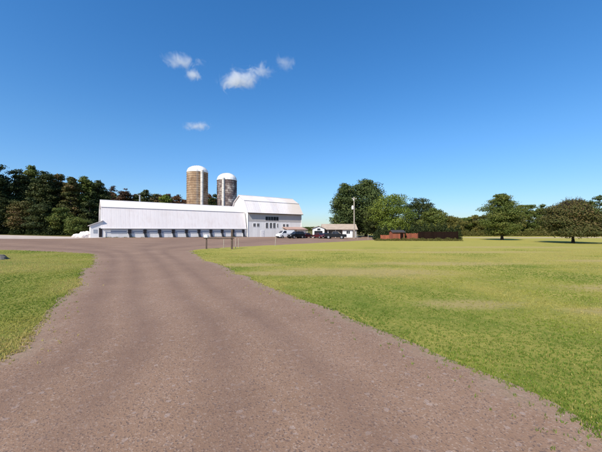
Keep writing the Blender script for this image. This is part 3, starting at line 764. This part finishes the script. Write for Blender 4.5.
# ------------------------------------------------------------------ big gambrel barn
bb = empty('gambrel_barn', (-15.5, 88, 0), RZ)
tag(bb, 'big white gambrel barn with eave shade coloured into its upper siding, dark windows and pale roof', 'barn')
L, WD = 19.4, 11.0
MB().prism([(0, 4.7), (0, -.4), (L, -.4), (L, 4.7)], 0, .2, 'y').build('wall', M['wall_white'], bb)
MB().prism([(0.01, 4.703), (L-.01, 4.703), (L-.01, 7.55), (.01, 7.55)], -.03, .2, 'y').build('siding', M['siding_eave_shade'], bb)  # grey upper band holds the shadow of the eave in its colour
MB().prism([(.2, -.4), (L-.2, -.4), (L-.2, 7.5), (.2, 7.5)], WD-.2, WD, 'y').build('wall', M['wall_white'], bb)
ge = [(.203, -.4), (.203, 7.5), (2.0, 10.75), (5.5, 12.6), (9.0, 10.75), (WD-.203, 7.5), (WD-.203, -.4)]
g1 = MB().prism(ge, -.02, .18, 'x').build('gable_wall', M['gable_white'], bb)
g2 = MB().prism(ge, L-.18, L+.02, 'x').build('gable_wall', M['gable_white'], bb)
MB().box(-.12, -.001, -.12, .12, -.4, 7.3).build('corner_board', M['trim_white'], bb)
MB().box(L+.001, L+.12, -.12, .12, -.4, 7.3).build('corner_board', M['trim_white'], bb)
rf = roof_shell([(-.62, 7.30), (1.82, 11.0), (5.5, 12.95), (9.18, 11.0), (WD+.62, 7.30)], -.45, L+.45, .14, 'roof', M['roof_main'], bb)
MB().box(-.47, L+.47, 5.36, 5.64, 12.935, 13.03).build('ridge_cap', M['trim_white'], rf)
MB().box(-.47, L+.47, 1.66, 1.80, 11.0, 11.07).build('flashing', M['trim_white'], rf)
MB().box(-.4, L+.4, -.70, -.60, 7.12, 7.28).build('fascia', M['trim_dark'], bb)
for x in (2.1, 3.35): window(x, 3.2, .75, .95, bb)
for x in (6.35, 7.75, 9.0): window(x, 2.75, .8, 1.65, bb)
window(10.2, 3.0, .35, 1.2, bb, mull=False)
for x in (6.3, 7.25, 8.2, 9.15, 10.1): window(x, 5.25, .68, .95, bb, y=-.033, frame=M['trim_dark'])
for x in (12.6, 13.9): window(x, 3.2, .8, .85, bb)
gd = MB().box(4.3, 5.3, -.06, -.004, 0, 2.1).build('door', M['trim_white'], bb)
MB().box(5.18, 5.23, -.10, -.062, 1.0, 1.12).build('handle', M['trim_dark'], gd)
hd = MB().box(-.09, -.022, 4.4, 6.6, 7.8, 9.9).build('loft_door', M['trim_white'], bb)
# porch on the right half of the front
po = MB().prism([(-3.2, 2.25), (-.01, 3.05), (-.01, 3.17), (-3.26, 2.37)], 12.0, L+.4, 'x').build('porch_roof', M['red_metal'], bb)
for x in (12.2, 15.8, L+.2): MB().box(x-.07, x+.07, -3.05, -2.91, -.2, 2.29).build('porch_post', M['trim_white'], bb)
MB().prism([(-2.6, -.2), (-.01, -.2), (-.01, 2.9), (-2.6, 2.3)], 16.6, L, 'x').build('porch_room', M['wall_white'], bb)

# ------------------------------------------------------------------ silos
def silo(x, y, r, hb, ht, ang, mat, label, nm='silo'):
    s = empty(nm, (x, y, 0)); tag(s, label, 'silo')
    MB().lathe([(r, -.3), (r, hb)], (0, 0, 0), 56).build('wall', mat, s, smooth=True)
    hp = MB(); z = .7
    while z < hb-.3:
        hp.lathe([(r+.001, z), (r+.045, z+.015), (r+.045, z+.075), (r+.001, z+.09)], (0, 0, 0), 56, cap=False); z += .76
    hp.build('hoops', M['hoop'], s, smooth=True); s.children[-1]['kind'] = 'stuff'
    pr = [(r+.10, hb-.02), (r+.10, hb+.10)]+[(r*math.cos(a), hb+.10+(ht-hb-.1)*math.sin(a)) for a in [i*math.pi/2/10 for i in range(0, 10)]]+[(.05, ht)]
    dm = MB().lathe(pr, (0, 0, 0), 40).build('dome', M['dome'], s, smooth=True)
    rb = MB()
    for k in range(20):
        a = k*2*math.pi/20; pts = [((r*math.cos(b)+.015)*math.cos(a), (r*math.cos(b)+.015)*math.sin(a), hb+.12+(ht-hb-.1)*math.sin(b)) for b in [i*math.pi/2/8 for i in range(0, 8)]]
        rb.tube(pts, .03, 4)
    rb.build('seam', M['steel'], dm)
    # half round unloading chute up the side
    cx, cy = math.cos(ang)*(r+.16), math.sin(ang)*(r+.16)
    c = MB().tube([(cx, cy, 1.5), (cx, cy, hb+.35)], .46, 14).build('chute', M['chute'], s, smooth=True)
    c2 = MB().lathe([(.5, 0), (.5, .1), (.28, .36), (.02, .44)], (cx, cy, hb+.3), 14).build('chute_cap', M['dome'], c, smooth=True)
    bd = MB(); z = 2.4
    while z < hb: bd.lathe([(.462, z), (.50, z+.02), (.50, z+.06), (.462, z+.08)], (cx, cy, 0), 14, cap=False); z += 1.52
    bd.build('band', M['steel'], c)
    # ladder beside it
    la = ang-.42; ld = MB()
    for s_ in (-.22, .22):
        bx, by = math.cos(la)*(r+.2)-math.sin(la)*s_, math.sin(la)*(r+.2)+math.cos(la)*s_; ld.tube([(bx, by, 2), (bx, by, hb+.6)], .025, 5)
    z = 2.3
    p = [(math.cos(la)*(r+.2)-math.sin(la)*s_, math.sin(la)*(r+.2)+math.cos(la)*s_) for s_ in (-.22, .22)]
    while z < hb+.5: ld.tube([(*p[0], z), (*p[1], z)], .018, 4); z += .38
    ld.build('ladder', M['steel'], s)
    return s
silo(TX(197.2, 100), 100, 3.38, TZ(172.8, 100), TZ(165.6, 100), R(-48), M['silo_tan'], 'taller tan silo of ringed concrete with white dome and chute')
silo(TX(226.8, 104), 104, 3.36, TZ(180.6, 104), TZ(173, 104), R(-96), M['silo_grey'], 'shorter grey silo, sun and shade patches in its colour, with white dome close to the big barn')

# ------------------------------------------------------------------ tan roofed house
hs = empty('ranch_house', (TX(313.5, 88), 88, 0), R(-2))
tag(hs, 'low white house with tan shingle roof, open carport and small front gable', 'house')
U_ = 88/301
def hx(px): return (px-313.5)*U_
MB().prism([(hx(343), -.3), (hx(356), -.3), (hx(356), 2.45), (hx(343), 2.45)], 0, .15, 'y').build('wall', M['wall_white'], hs)
MB().box(hx(322), hx(343), 4.0, 4.15, -.3, 2.45).build('back_wall', M['grey_blue'], hs)
MB().box(hx(343)-.15, hx(343)-.002, 0, 4.0, -.3, 2.45).build('side_wall', M['wall_white'], hs)
for s_ in (hx(322)+.5, hx(356)-.15):
    MB().prism([(.153, -.3), (6.8, -.3), (6.8, 2.45), (3.4, 3.78), (.153, 2.45)], s_, s_+.148, 'x').build('gable_wall', M['wall_white'], hs)
MB().box(hx(322), hx(356), 6.8, 6.95, -.3, 2.45).build('wall', M['wall_white'], hs)
roof_shell([(-.5, 2.36), (3.45, 4.02), (7.4, 2.36)], hx(322)-.1, hx(356)+.4, .10, 'roof', M['tan_shingle'], hs)
for px in (328, 335.5): MB().box(hx(px)-.08, hx(px)+.08, .05, .21, -.2, 2.42).build('post', M['trim_white'], hs)
window(hx(348), 1.1, 1.0, .9, hs); 
dd = MB().box(hx(352.4), hx(355.2), -.05, -.004, 0, 2.05).build('door', M['trim_dark'], hs)
# front gable wing
x0, x1 = hx(312.5), hx(324)
fg = MB().prism([(x0, -.3), (x1, -.3), (x1, 2.6), ((x0+x1)/2, 3.25), (x0, 2.6)], -2.6, 3.3, 'y').build('wing', M['wall_white'], hs)
xm = (x0+x1)/2
rr = MB()
for s_ in (-1, 1): rr.prism([(xm, 3.30), (xm+s_*2.1, 2.50), (xm+s_*2.1, 2.58), (xm, 3.40)], -2.9, 3.0, 'y')
rr.build('roof', M['tan_shingle'], fg)
window(xm+.1, 2.15-.05, .9, .55, fg, y=-2.6, mull=False)
MB().box(x0+.5, x1-.55, -2.66, -2.604, -.1, 1.95).build('door', M['black'], fg)

# ------------------------------------------------------------------ utility pole
pl = empty('utility_pole', (TX(354.2, 79), 79, 0)); tag(pl, 'pale wooden utility pole with transformer can before the tall evergreen', 'utility pole')
ph_ = TZ(197, 79)
MB().tube([(0, 0, -.5), (0, 0, ph_)], [.19, .12], 12).build('pole', M['pale_wood'], pl, smooth=True)
MB().lathe([(.02, 0), (.26, .03), (.27, .1), (.27, .86), (.24, .93), (.06, .98), (.06, 1.1)], (-.42, -.12, TZ(209.5, 79)), 16).build('transformer', M['dome'], pl, smooth=True)
MB().box(-.28, .02, -.16, -.08, TZ(208, 79), TZ(208, 79)+.08).build('bracket', M['steel'], pl)
ca = MB().box(-.62, .62, -.20, -.115, ph_-.55, ph_-.44).build('crossarm', M['pale_wood'], pl)
for x in (-.52, -.2, .5): MB().lathe([(.03, 0), (.07, .05), (.05, .1), (.07, .14), (.02, .2)], (x, -.16, ph_-.44), 10).build('insulator', M['dome'], pl, smooth=True)
la = MB().tube([(0, -.1, ph_-1.0), (-.25, -.5, ph_-.78), (-.32, -.9, ph_-.80)], .03, 6).build('lamp_arm', M['steel'], pl)
MB().lathe([(.16, 0), (.19, .1), (.10, .22), (.03, .27)], (-.32, -1.0, ph_-.98), 12).build('lamp_head', M['dome'], la, smooth=True)

# ------------------------------------------------------------------ rail, posts, boulder, gravel heap
hr = empty('hitching_rail', (TX(206.5, 35), 35, 0)); tag(hr, 'dark wooden rail on two posts with a white box at its left end', 'rail')
w_ = TX(232, 35)-TX(206.5, 35)
MB().box(-.07, .07, -.07, .07, -.3, 1.30).build('post', M['wood'], hr)
MB().box(w_-.10, w_+.10, -.09, .09, -.3, TZ(229.5, 35)).build('post', M['wood'], hr)
MB().tube([(-.3, -.1, 1.27), (w_*.5, -.10, 1.22), (w_+.25, -.11, 1.25)], .065, 8).build('rail', M['wood'], hr)
mbx = MB(); mbx.box(-.24, .18, -.2, .2, 1.33, 1.50); n0 = 9
mbx.prism([(-.24, 1.503), (.18, 1.503)]+[(-.03+.21*math.cos(a), 1.503+.15*math.sin(a)) for a in [math.pi*k/n0 for k in range(1, n0)]], -.2, .2, 'y')
mbx.build('box', M['trim_white'], hr)
POSTS = [(223.7, 37, 1.1, 'thin grey post standing behind the dark rail'), (235.6, 36, 1.25, 'thin grey post just right of the tall dark rail post'),
         (238.6, 37.5, 1.15, 'second thin grey post right of the tall dark rail post'), (275.3, 42, 1.35, 'pale thin post alone at the lawn edge before the big barn'),
         (357.5, 70, 1.3, 'pale post near the foot of the utility pole'), (368, 68, 1.3, 'pale post between the utility pole and the red shed')]
for px, d, h, lab in POSTS:
    mb = MB().tube([(0, 0, -.2), (0, 0, h), (0, 0, h+.03)], [.045, .04, .01], 8)
    o = mb.build('marker_post', M['pale_wood'], None, smooth=True); o.location = (TX(px, d), d, gz(TX(px, d), d)); o.rotation_euler = (rng.random()*.05, rng.random()*.05, 0)
    tag(o, lab, 'post', 'marker posts')

def lump(name, c, size, seed, mat, sub=4, amp=.25, freq=1.3, flat=0.):
    bm = bmesh.new(); bmesh.ops.create_icosphere(bm, subdivisions=sub, radius=1)
    for v in bm.verts:
        n_ = noise.fractal((v.co.x*freq+seed, v.co.y*freq, v.co.z*freq), 1., 2., 5)
        v.co *= 1+amp*n_
        v.co.x *= size[0]; v.co.y *= size[1]; v.co.z = max(v.co.z, -.25)*size[2]
    me = bpy.data.meshes.new(name); bm.to_mesh(me); bm.free(); me.materials.append(mat)
    me.polygons.foreach_set('use_smooth', [True]*len(me.polygons))
    o = bpy.data.objects.new(name, me); COL.objects.link(o); o.location = c; return o
M['rock'] = plain('grey_rock', (.13, .115, .095), .95, .4, 2.5, bumpy=.03)
M['heap'] = plain('pale_crushed_stone', (.66, .58, .54), .95, .18, 2., bumpy=.03)
x, y = P(-2, 259.5); tag(lump('boulder', (x, y, gz(x, y)), (.65, .5, .36), 3, M['rock']), 'grey boulder on the left lawn cut by the picture edge', 'boulder')
for (px, d, a, b, h, sd_, lab) in ((86, 66.5, 1.7, 1.5, 1.25, 8, 'larger pale heap of crushed stone beside the lean-to'), (79, 66.3, 1.3, 1.2, .75, 21, 'lower pale heap of crushed stone at the end of the lane')):
    x = TX(px, d); tag(lump('stone_heap', (x, d, gz(x, d)), (a, b, h), sd_, M['heap'], 5, .22, 1.6), lab, 'stone heap', 'stone heaps beside the long barn')

# ------------------------------------------------------------------ trough
x, d = TX(280.3, 84), 84
tr = MB()
tr.prism([(-.95, 0), (.95, 0), (1.0, .62), (.90, .62), (.85, .10), (-.85, .10), (-.90, .62), (-1.0, .62)], -.4, .4, 'y')
tr.prism([(-.85, .101), (.85, .101), (.90, .62), (-.90, .62)], -.4, -.34, 'y').prism([(-.85, .101), (.85, .101), (.90, .62), (-.90, .62)], .34, .4, 'y')
o = tr.build('water_trough', M['black']); o.location = (x, d, 0); o.rotation_euler.z = RZ; tag(o, 'low dark water trough on the gravel before the big barn', 'trough')

# ------------------------------------------------------------------ red shed and fences
sh = empty('red_shed', (TX(393, 62), 62, 0), R(6)); tag(sh, 'small faded red shed with dark roof under the bright green tree', 'shed')
W_ = 12/301*62
MB().box(0, W_, 0, .08, -.2, 1.75).build('wall', M['red_board'], sh); MB().box(0, W_, 1.92, 2.0, -.2, 1.75).build('wall', M['red_board'], sh)
for s_ in (0, W_-.08): MB().prism([(.083, -.2), (1.917, -.2), (1.917, 1.75), (1., 2.1), (.083, 1.75)], s_, s_+.08, 'x').build('gable_wall', M['red_board'], sh)
roof_shell([(-.25, 1.72), (1, 2.20), (2.25, 1.72)], -.2, W_+.2, .06, 'roof', M['dark_shingle'], sh)
d_ = MB().box(1.55, 2.2, -.04, -.003, 0, 1.55).build('door', M['dark_board'], sh)
def fence(pa, pb_, h, mat, label, step=2.2):
    a = Vector((TX(*pa), pa[1])); b = Vector((TX(*pb_), pb_[1])); l = (b-a).length
    f = empty('board_fence', (a.x, a.y, 0), math.atan2(b.y-a.y, b.x-a.x)); tag(f, label, 'fence')
    m = MB(); x = 0; k = 0
    while x < l-.1:
        hh = h+.05*math.sin(k*2.7)+.03*math.sin(k*5.1); m.box(x, min(l, x+.185), 0, .022, .05, hh); x += .2; k += 1
    m.build('boards', mat, f)
    n_ = max(2, int(l/step)+1)
    for i in range(n_): xx = l*i/(n_-1); MB().box(xx-.06, xx+.06, .07, .19, -.2, h+.06).build('post', mat, f)
    for z in (.35, h-.3): MB().box(0, l, .024, .068, z, z+.09).build('rail', mat, f)
fence((380.5, 66), (392.2, 64), 1.1, M['red_board'], 'faded red board fence left of the red shed')
fence((406.5, 63), (418, 63.5), 1.5, M['red_board'], 'short red board fence right of the red shed, in tree shade')
fence((418.6, 63.6), (458, 61), 1.85, M['dark_board'], 'long dark brown board fence with tree shade in its colour, beside the field')
scrub('undergrowth', 'dark shrubs standing behind the red shed and board fences', [(px, 67.5+rng.random()*2, 11, 3.0+rng.random()*1.3) for px in range(378, 458, 6)], 'leaf_dark', 22000, .26, 9)

scrub('weeds', 'low dry weeds along the foot of the red and dark fences', [(px, 61.4-(px-420)*.012, 7, .45+rng.random()*.35) for px in range(378, 462, 5)], 'leaf_olive', 9000, .12, 12)
scrub('weeds', 'sparse low weeds along the gravel at the barn walls', [(px, 67.0+(px-103)*.148-.55-.35*abs(px-170)/70, 3.2, .22) for px in range(108, 240, 9)], 'leaf_olive', 2500, .09, 13)

# ------------------------------------------------------------------ vehicles (front towards local +x)
def paint(name, c, rough=.25):
    n = N(name); n.base(n.ramp(n.noise(1.5, 4), [(.3, tuple(x*.92 for x in c)), (.7, c)])).rough(n.gray(n.noise(3, 5), .3, .7, rough, rough+.15))
    n.b.inputs['Coat Weight'].default_value = .15; n.b.inputs['Specular IOR Level'].default_value = .2; return n.m
def loft(mb, rings):
    n = len(rings[0]); b = len(mb.v)
    for r_ in rings: mb.v += [tuple(p) for p in r_]
    for i in range(len(rings)-1):
        for k in range(n): mb.f.append((b+i*n+k, b+i*n+(k+1) % n, b+(i+1)*n+(k+1) % n, b+(i+1)*n+k))
    mb.f.append(tuple(range(b, b+n))[::-1]); mb.f.append(tuple(range(b+(len(rings)-1)*n, b+len(rings)*n)))
def vehicle(name, lower, cabin, glass, Lg, Wd, wheels, wr, col, label, bed=None, rails=False):
    """lower: side outline of the body (x, z); cabin: side outline above the belt; glass: quads on the side"""
    v = empty(name); pm = col
    b = MB(); h = Wd/2
    ring = lambda pts, y: [(p[0], y, p[1]) for p in pts]
    sh_ = lambda pts, k: [((p[0]-Lg/2)*k+Lg/2, p[1]) for p in pts]
    loft(b, [ring(sh_(lower, .96), -h), ring(lower, -h+.10), ring(lower, h-.10), ring(sh_(lower, .96), h)])
    body = b.build('body', pm, v, smooth=True, bevel=.03)
    c = MB(); zb = min(p[1] for p in cabin); zt = max(p[1] for p in cabin)
    cabf = lambda y, k: [(p[0], y*(1-.20*(p[1]-zb)/(zt-zb))*k, p[1]) for p in cabin]
    loft(c, [cabf(-h+.06, 1), cabf(h-.06, 1)]); cb_ = c.build('cabin', pm, v, smooth=True, bevel=.04)
    yf = lambda z, o_: (h-.06)*(1-.20*(z-zb)/(zt-zb))+o_
    for gq in glass:
        for s_ in (-1, 1):
            g = MB(); g.add([(p[0], s_*yf(p[1], .012), p[1]) for p in gq]+[(p[0], s_*yf(p[1], -.02), p[1]) for p in gq],
                            [(0, 1, 2, 3), (7, 6, 5, 4), (0, 4, 5, 1), (1, 5, 6, 2), (2, 6, 7, 3), (3, 7, 4, 0)]); g.build('window', M['glass'], v)
    # windscreen and rear window on the sloping ends of the cabin
    pts = sorted(cabin, key=lambda p: p[0]); front = [p for p in cabin if p[0] > Lg*.0]
    fr_b = max([p for p in cabin if p[1] == zb], key=lambda p: p[0]); fr_t = max([p for p in cabin if p[1] > zt-.12], key=lambda p: p[0])
    re_b = min([p for p in cabin if p[1] == zb], key=lambda p: p[0]); re_t = min([p for p in cabin if p[1] > zt-.12], key=lambda p: p[0])
    for nm, bo, to, sg in (('windscreen', fr_b, fr_t, 1), ('rear_window', re_b, re_t, -1)):
        B_, T_ = Vector(bo), Vector(to); a1 = B_.lerp(T_, .10); a2 = B_.lerp(T_, .90); nn = Vector((T_.y-B_.y, -(T_.x-B_.x))).normalized()*sg*.014
        g = MB(); y1, y2 = yf(a1.y, -.10), yf(a2.y, -.10)
        g.add([(a1.x+nn.x, -y1, a1.y+nn.y), (a1.x+nn.x, y1, a1.y+nn.y), (a2.x+nn.x, y2, a2.y+nn.y), (a2.x+nn.x, -y2, a2.y+nn.y),
               (a1.x-nn.x, -y1, a1.y-nn.y), (a1.x-nn.x, y1, a1.y-nn.y), (a2.x-nn.x, y2, a2.y-nn.y), (a2.x-nn.x, -y2, a2.y-nn.y)],
              [(0, 1, 2, 3), (7, 6, 5, 4), (0, 4, 5, 1), (1, 5, 6, 2), (2, 6, 7, 3), (3, 7, 4, 0)]); g.build(nm, M['glass'], v)
    if bed: MB().box(bed[0], bed[1], -h+.16, h-.16, bed[2], bed[2]+.012).build('bed', M['black'], v)
    for wx in wheels:
        for s_ in (-1, 1):
            a = MB().wheel((wx, s_*(h-.13), wr), wr+.07, .275).build('wheel_arch', M['black'], body)
            wh = MB().wheel((wx, s_*(h-.08), wr), wr, .24).build('wheel', M['tyre'], v, smooth=True)
            rm = MB().wheel((wx, s_*(h+.035), wr), wr*.60, .035).build('rim', M['rim'], wh)
    z1 = .55
    MB().box(-.05, .10, -h+.12, h-.12, .38, .56).build('bumper', M['chrome'] if bed else M['black'], v, bevel=.03)
    MB().box(Lg-.10, Lg+.05, -h+.12, h-.12, .36, .56).build('bumper', M['chrome'] if bed else M['black'], v, bevel=.03)
    hz = [p for p in lower if p[0] > Lg-.4]; ztop = max(p[1] for p in hz)
    MB().box(Lg-.02, Lg+.015, -.45, .45, .60, ztop-.16).build('grille', M['black'], v)
    for s_ in (-1, 1):
        MB().box(Lg-.10, Lg+.02, s_*(h-.28)-.13, s_*(h-.28)+.13, ztop-.30, ztop-.14).build('headlight', M['lamp_clear'], v, bevel=.02)
        MB().box(-.02, .08, s_*(h-.20)-.08, s_*(h-.20)+.08, .72, 1.02 if rails or bed else .88).build('tail_light', M['lamp_red'], v, bevel=.015)
        MB().box(fr_b[0]-.35, fr_b[0]-.20, s_*(h+.06)-.09, s_*(h+.06)+.09, zb+.02, zb+.17).build('mirror', pm, v, bevel=.02)
    if rails:
        for s_ in (-1, 1): MB().tube([(re_t[0]+.25, s_*.58, zt+.06), (fr_t[0]-.3, s_*.58, zt+.06)], .025, 6).build('roof_rail', M['black'], v)
    tag(v, label, 'car'); return v
P_black = paint('black_car_paint', (.012, .013, .016)); P_white = paint('white_van_paint', (.78, .78, .78), .3); P_maroon = paint('dark_maroon_car_paint', (.09, .018, .022)); P_blue = paint('dark_blue_car_paint', (.015, .02, .035))
def set_(v, px, d, rz, cat=None):
    # centre of the vehicle stands at px
    off = v['half']; del v['half']
    x = TX(px, d); v.location = (x-math.cos(rz)*off, d-math.sin(rz)*off, gz(x, d)); v.rotation_euler = (0, 0, rz)
    if cat: v['category'] = cat
def suv(col, label):
    v = vehicle('parked_suv', [(0, .35), (4.75, .32), (4.78, .80), (4.65, 1.0), (3.55, 1.10), (.04, 1.14), (-.02, .8)],
                [(.06, 1.10), (.30, 1.70), (.55, 1.80), (2.7, 1.80), (3.55, 1.10)],
                [[(.35, 1.18), (1.15, 1.18), (1.15, 1.66), (.52, 1.66)], [(1.25, 1.18), (2.2, 1.18), (2.2, 1.66), (1.25, 1.66)], [(2.30, 1.18), (3.28, 1.18), (2.72, 1.66), (2.30, 1.66)]],
                4.76, 1.9, (.95, 3.80), .37, col, label, rails=True); v['half'] = 2.38; return v
def sedan(col, label):
    v = vehicle('parked_car', [(0, .32), (4.5, .28), (4.54, .62), (4.40, .80), (3.35, .93), (.75, .95), (.02, .90)],
                [(.70, .92), (1.35, 1.38), (2.55, 1.42), (3.42, .92)],
                [[(1.02, .99), (2.05, .99), (2.05, 1.32), (1.42, 1.32)], [(2.13, .99), (3.12, .99), (2.58, 1.32), (2.13, 1.32)]],
                4.52, 1.76, (.85, 3.62), .32, col, label); v['half'] = 2.26; return v
def pickup(col, label):
    v = vehicle('pickup_truck', [(0, .45), (5.4, .42), (5.44, .95), (5.3, 1.12), (3.95, 1.20), (.02, 1.22), (-.02, .8)],
                [(1.85, 1.18), (1.98, 1.78), (2.15, 1.86), (3.30, 1.86), (4.05, 1.18)],
                [[(2.06, 1.26), (2.82, 1.26), (2.82, 1.74), (2.12, 1.74)], [(2.92, 1.26), (3.80, 1.26), (3.30, 1.74), (2.92, 1.74)]],
                5.42, 1.98, (1.05, 4.35), .40, col, label, bed=(.12, 1.78, 1.222)); v['half'] = 2.7; return v
def van(col, label):
    v = vehicle('parked_van', [(0, .35), (5.1, .32), (5.14, .80), (5.0, 1.05), (4.35, 1.25), (.0, 1.25), (-.02, .8)],
                [(.02, 1.24), (.08, 2.05), (.25, 2.14), (3.5, 2.14), (4.45, 1.24)],
                [[(2.75, 1.34), (4.1, 1.34), (3.48, 1.96), (2.75, 1.96)]],
                5.1, 1.98, (.95, 4.1), .36, col, label); v['half'] = 2.55; return v
set_(suv(P_black, 'black sport utility vehicle parked before the big barn porch'), 296.0, 79, R(222), 'car')
set_(sedan(P_maroon, 'dark maroon car parked just right of the black utility vehicle'), 305.5, 83, R(230))
set_(van(P_white, 'white van parked against the front of the big barn'), 285.5, 82.5, R(215), 'van')
set_(pickup(P_black, 'black pickup truck parked before the open carport'), 335.5, 76, R(-14), 'pickup truck')
set_(sedan(P_maroon, 'dark red car parked in front of the small house gable'), 319.5, 80, R(-62))
set_(sedan(P_blue, 'dark blue car standing between the red car and the pickup truck'), 325.5, 82, R(-75))

# ------------------------------------------------------------------ clouds (real lit volumes high above the farm)
def cloud(px, py, wpx, hpx, dens, seed, label, tilt=0., dist=1500):
    k = dist/301; c = ((px-301)*k, dist, EYE+(230-py)*k)
    n = N('cloud_vapour'); n.t.nodes.remove(n.b)
    vol = n.new('ShaderNodeVolumePrincipled'); n.link(vol.outputs[0], n.out.inputs['Volume'])
    vol.inputs['Color'].default_value = (.99, .99, .99, 1); vol.inputs['Anisotropy'].default_value = .2
    mp = n.new('ShaderNodeMapping'); n.link(n.tc.outputs['Generated'], mp.inputs[0]); mp.inputs['Location'].default_value = (seed*3.1, seed, 0)
    asp = wpx/hpx; mp.inputs['Scale'].default_value = (asp, 1, 1)
    ns = n.noise(2.6, 8, .68, mp.outputs[0], .9)
    ln_ = n.new('ShaderNodeVectorMath', operation='LENGTH'); sb = n.new('ShaderNodeVectorMath', operation='SUBTRACT'); sb.inputs[1].default_value = (.5, .5, .5)
    n.link(n.tc.outputs['Generated'], sb.inputs[0]); n.link(sb.outputs[0], ln_.inputs[0])
    fall = n.math('SUBTRACT', 1.0, n.math('MULTIPLY', ln_.outputs['Value'], 2.0))
    d_ = n.math('SUBTRACT', n.math('ADD', n.math('MULTIPLY', fall, .80), n.math('MULTIPLY', ns, 1.5)), 1.12)
    n.link(n.math('MULTIPLY', n.math('MAXIMUM', d_, 0.), dens*.48), vol.inputs['Density'])
    bm = bmesh.new(); bmesh.ops.create_icosphere(bm, subdivisions=3, radius=1)
    for v in bm.verts: v.co.x *= wpx*k*.62; v.co.y *= hpx*k*.9; v.co.z *= hpx*k*.62
    me = bpy.data.meshes.new('cloud'); bm.to_mesh(me); bm.free(); me.materials.append(n.m)
    o = bpy.data.objects.new('cloud', me); COL.objects.link(o); o.location = c; o.rotation_euler = (0, R(tilt), 0)
    tag(o, label, 'cloud')
cloud(241, 79, 56, 28, .16, 1, 'largest white cloud, a puffy streak high above the silos', -18)
cloud(263, 69, 36, 18, .08, 2, 'thin cloud wisp trailing from the right of the largest cloud', -10)
cloud(193, 74, 25, 16, .13, 3, 'small round cloud left of the largest cloud')
cloud(180, 60, 54, 19, .10, 4, 'torn flat cloud above the small round one', 4)
cloud(197, 126, 40, 13, .13, 5, 'lowest cloud, a small flat streak straight above the silos')
cloud(285, 61, 28, 20, .05, 6, 'faint hazy cloud patch farthest to the right')
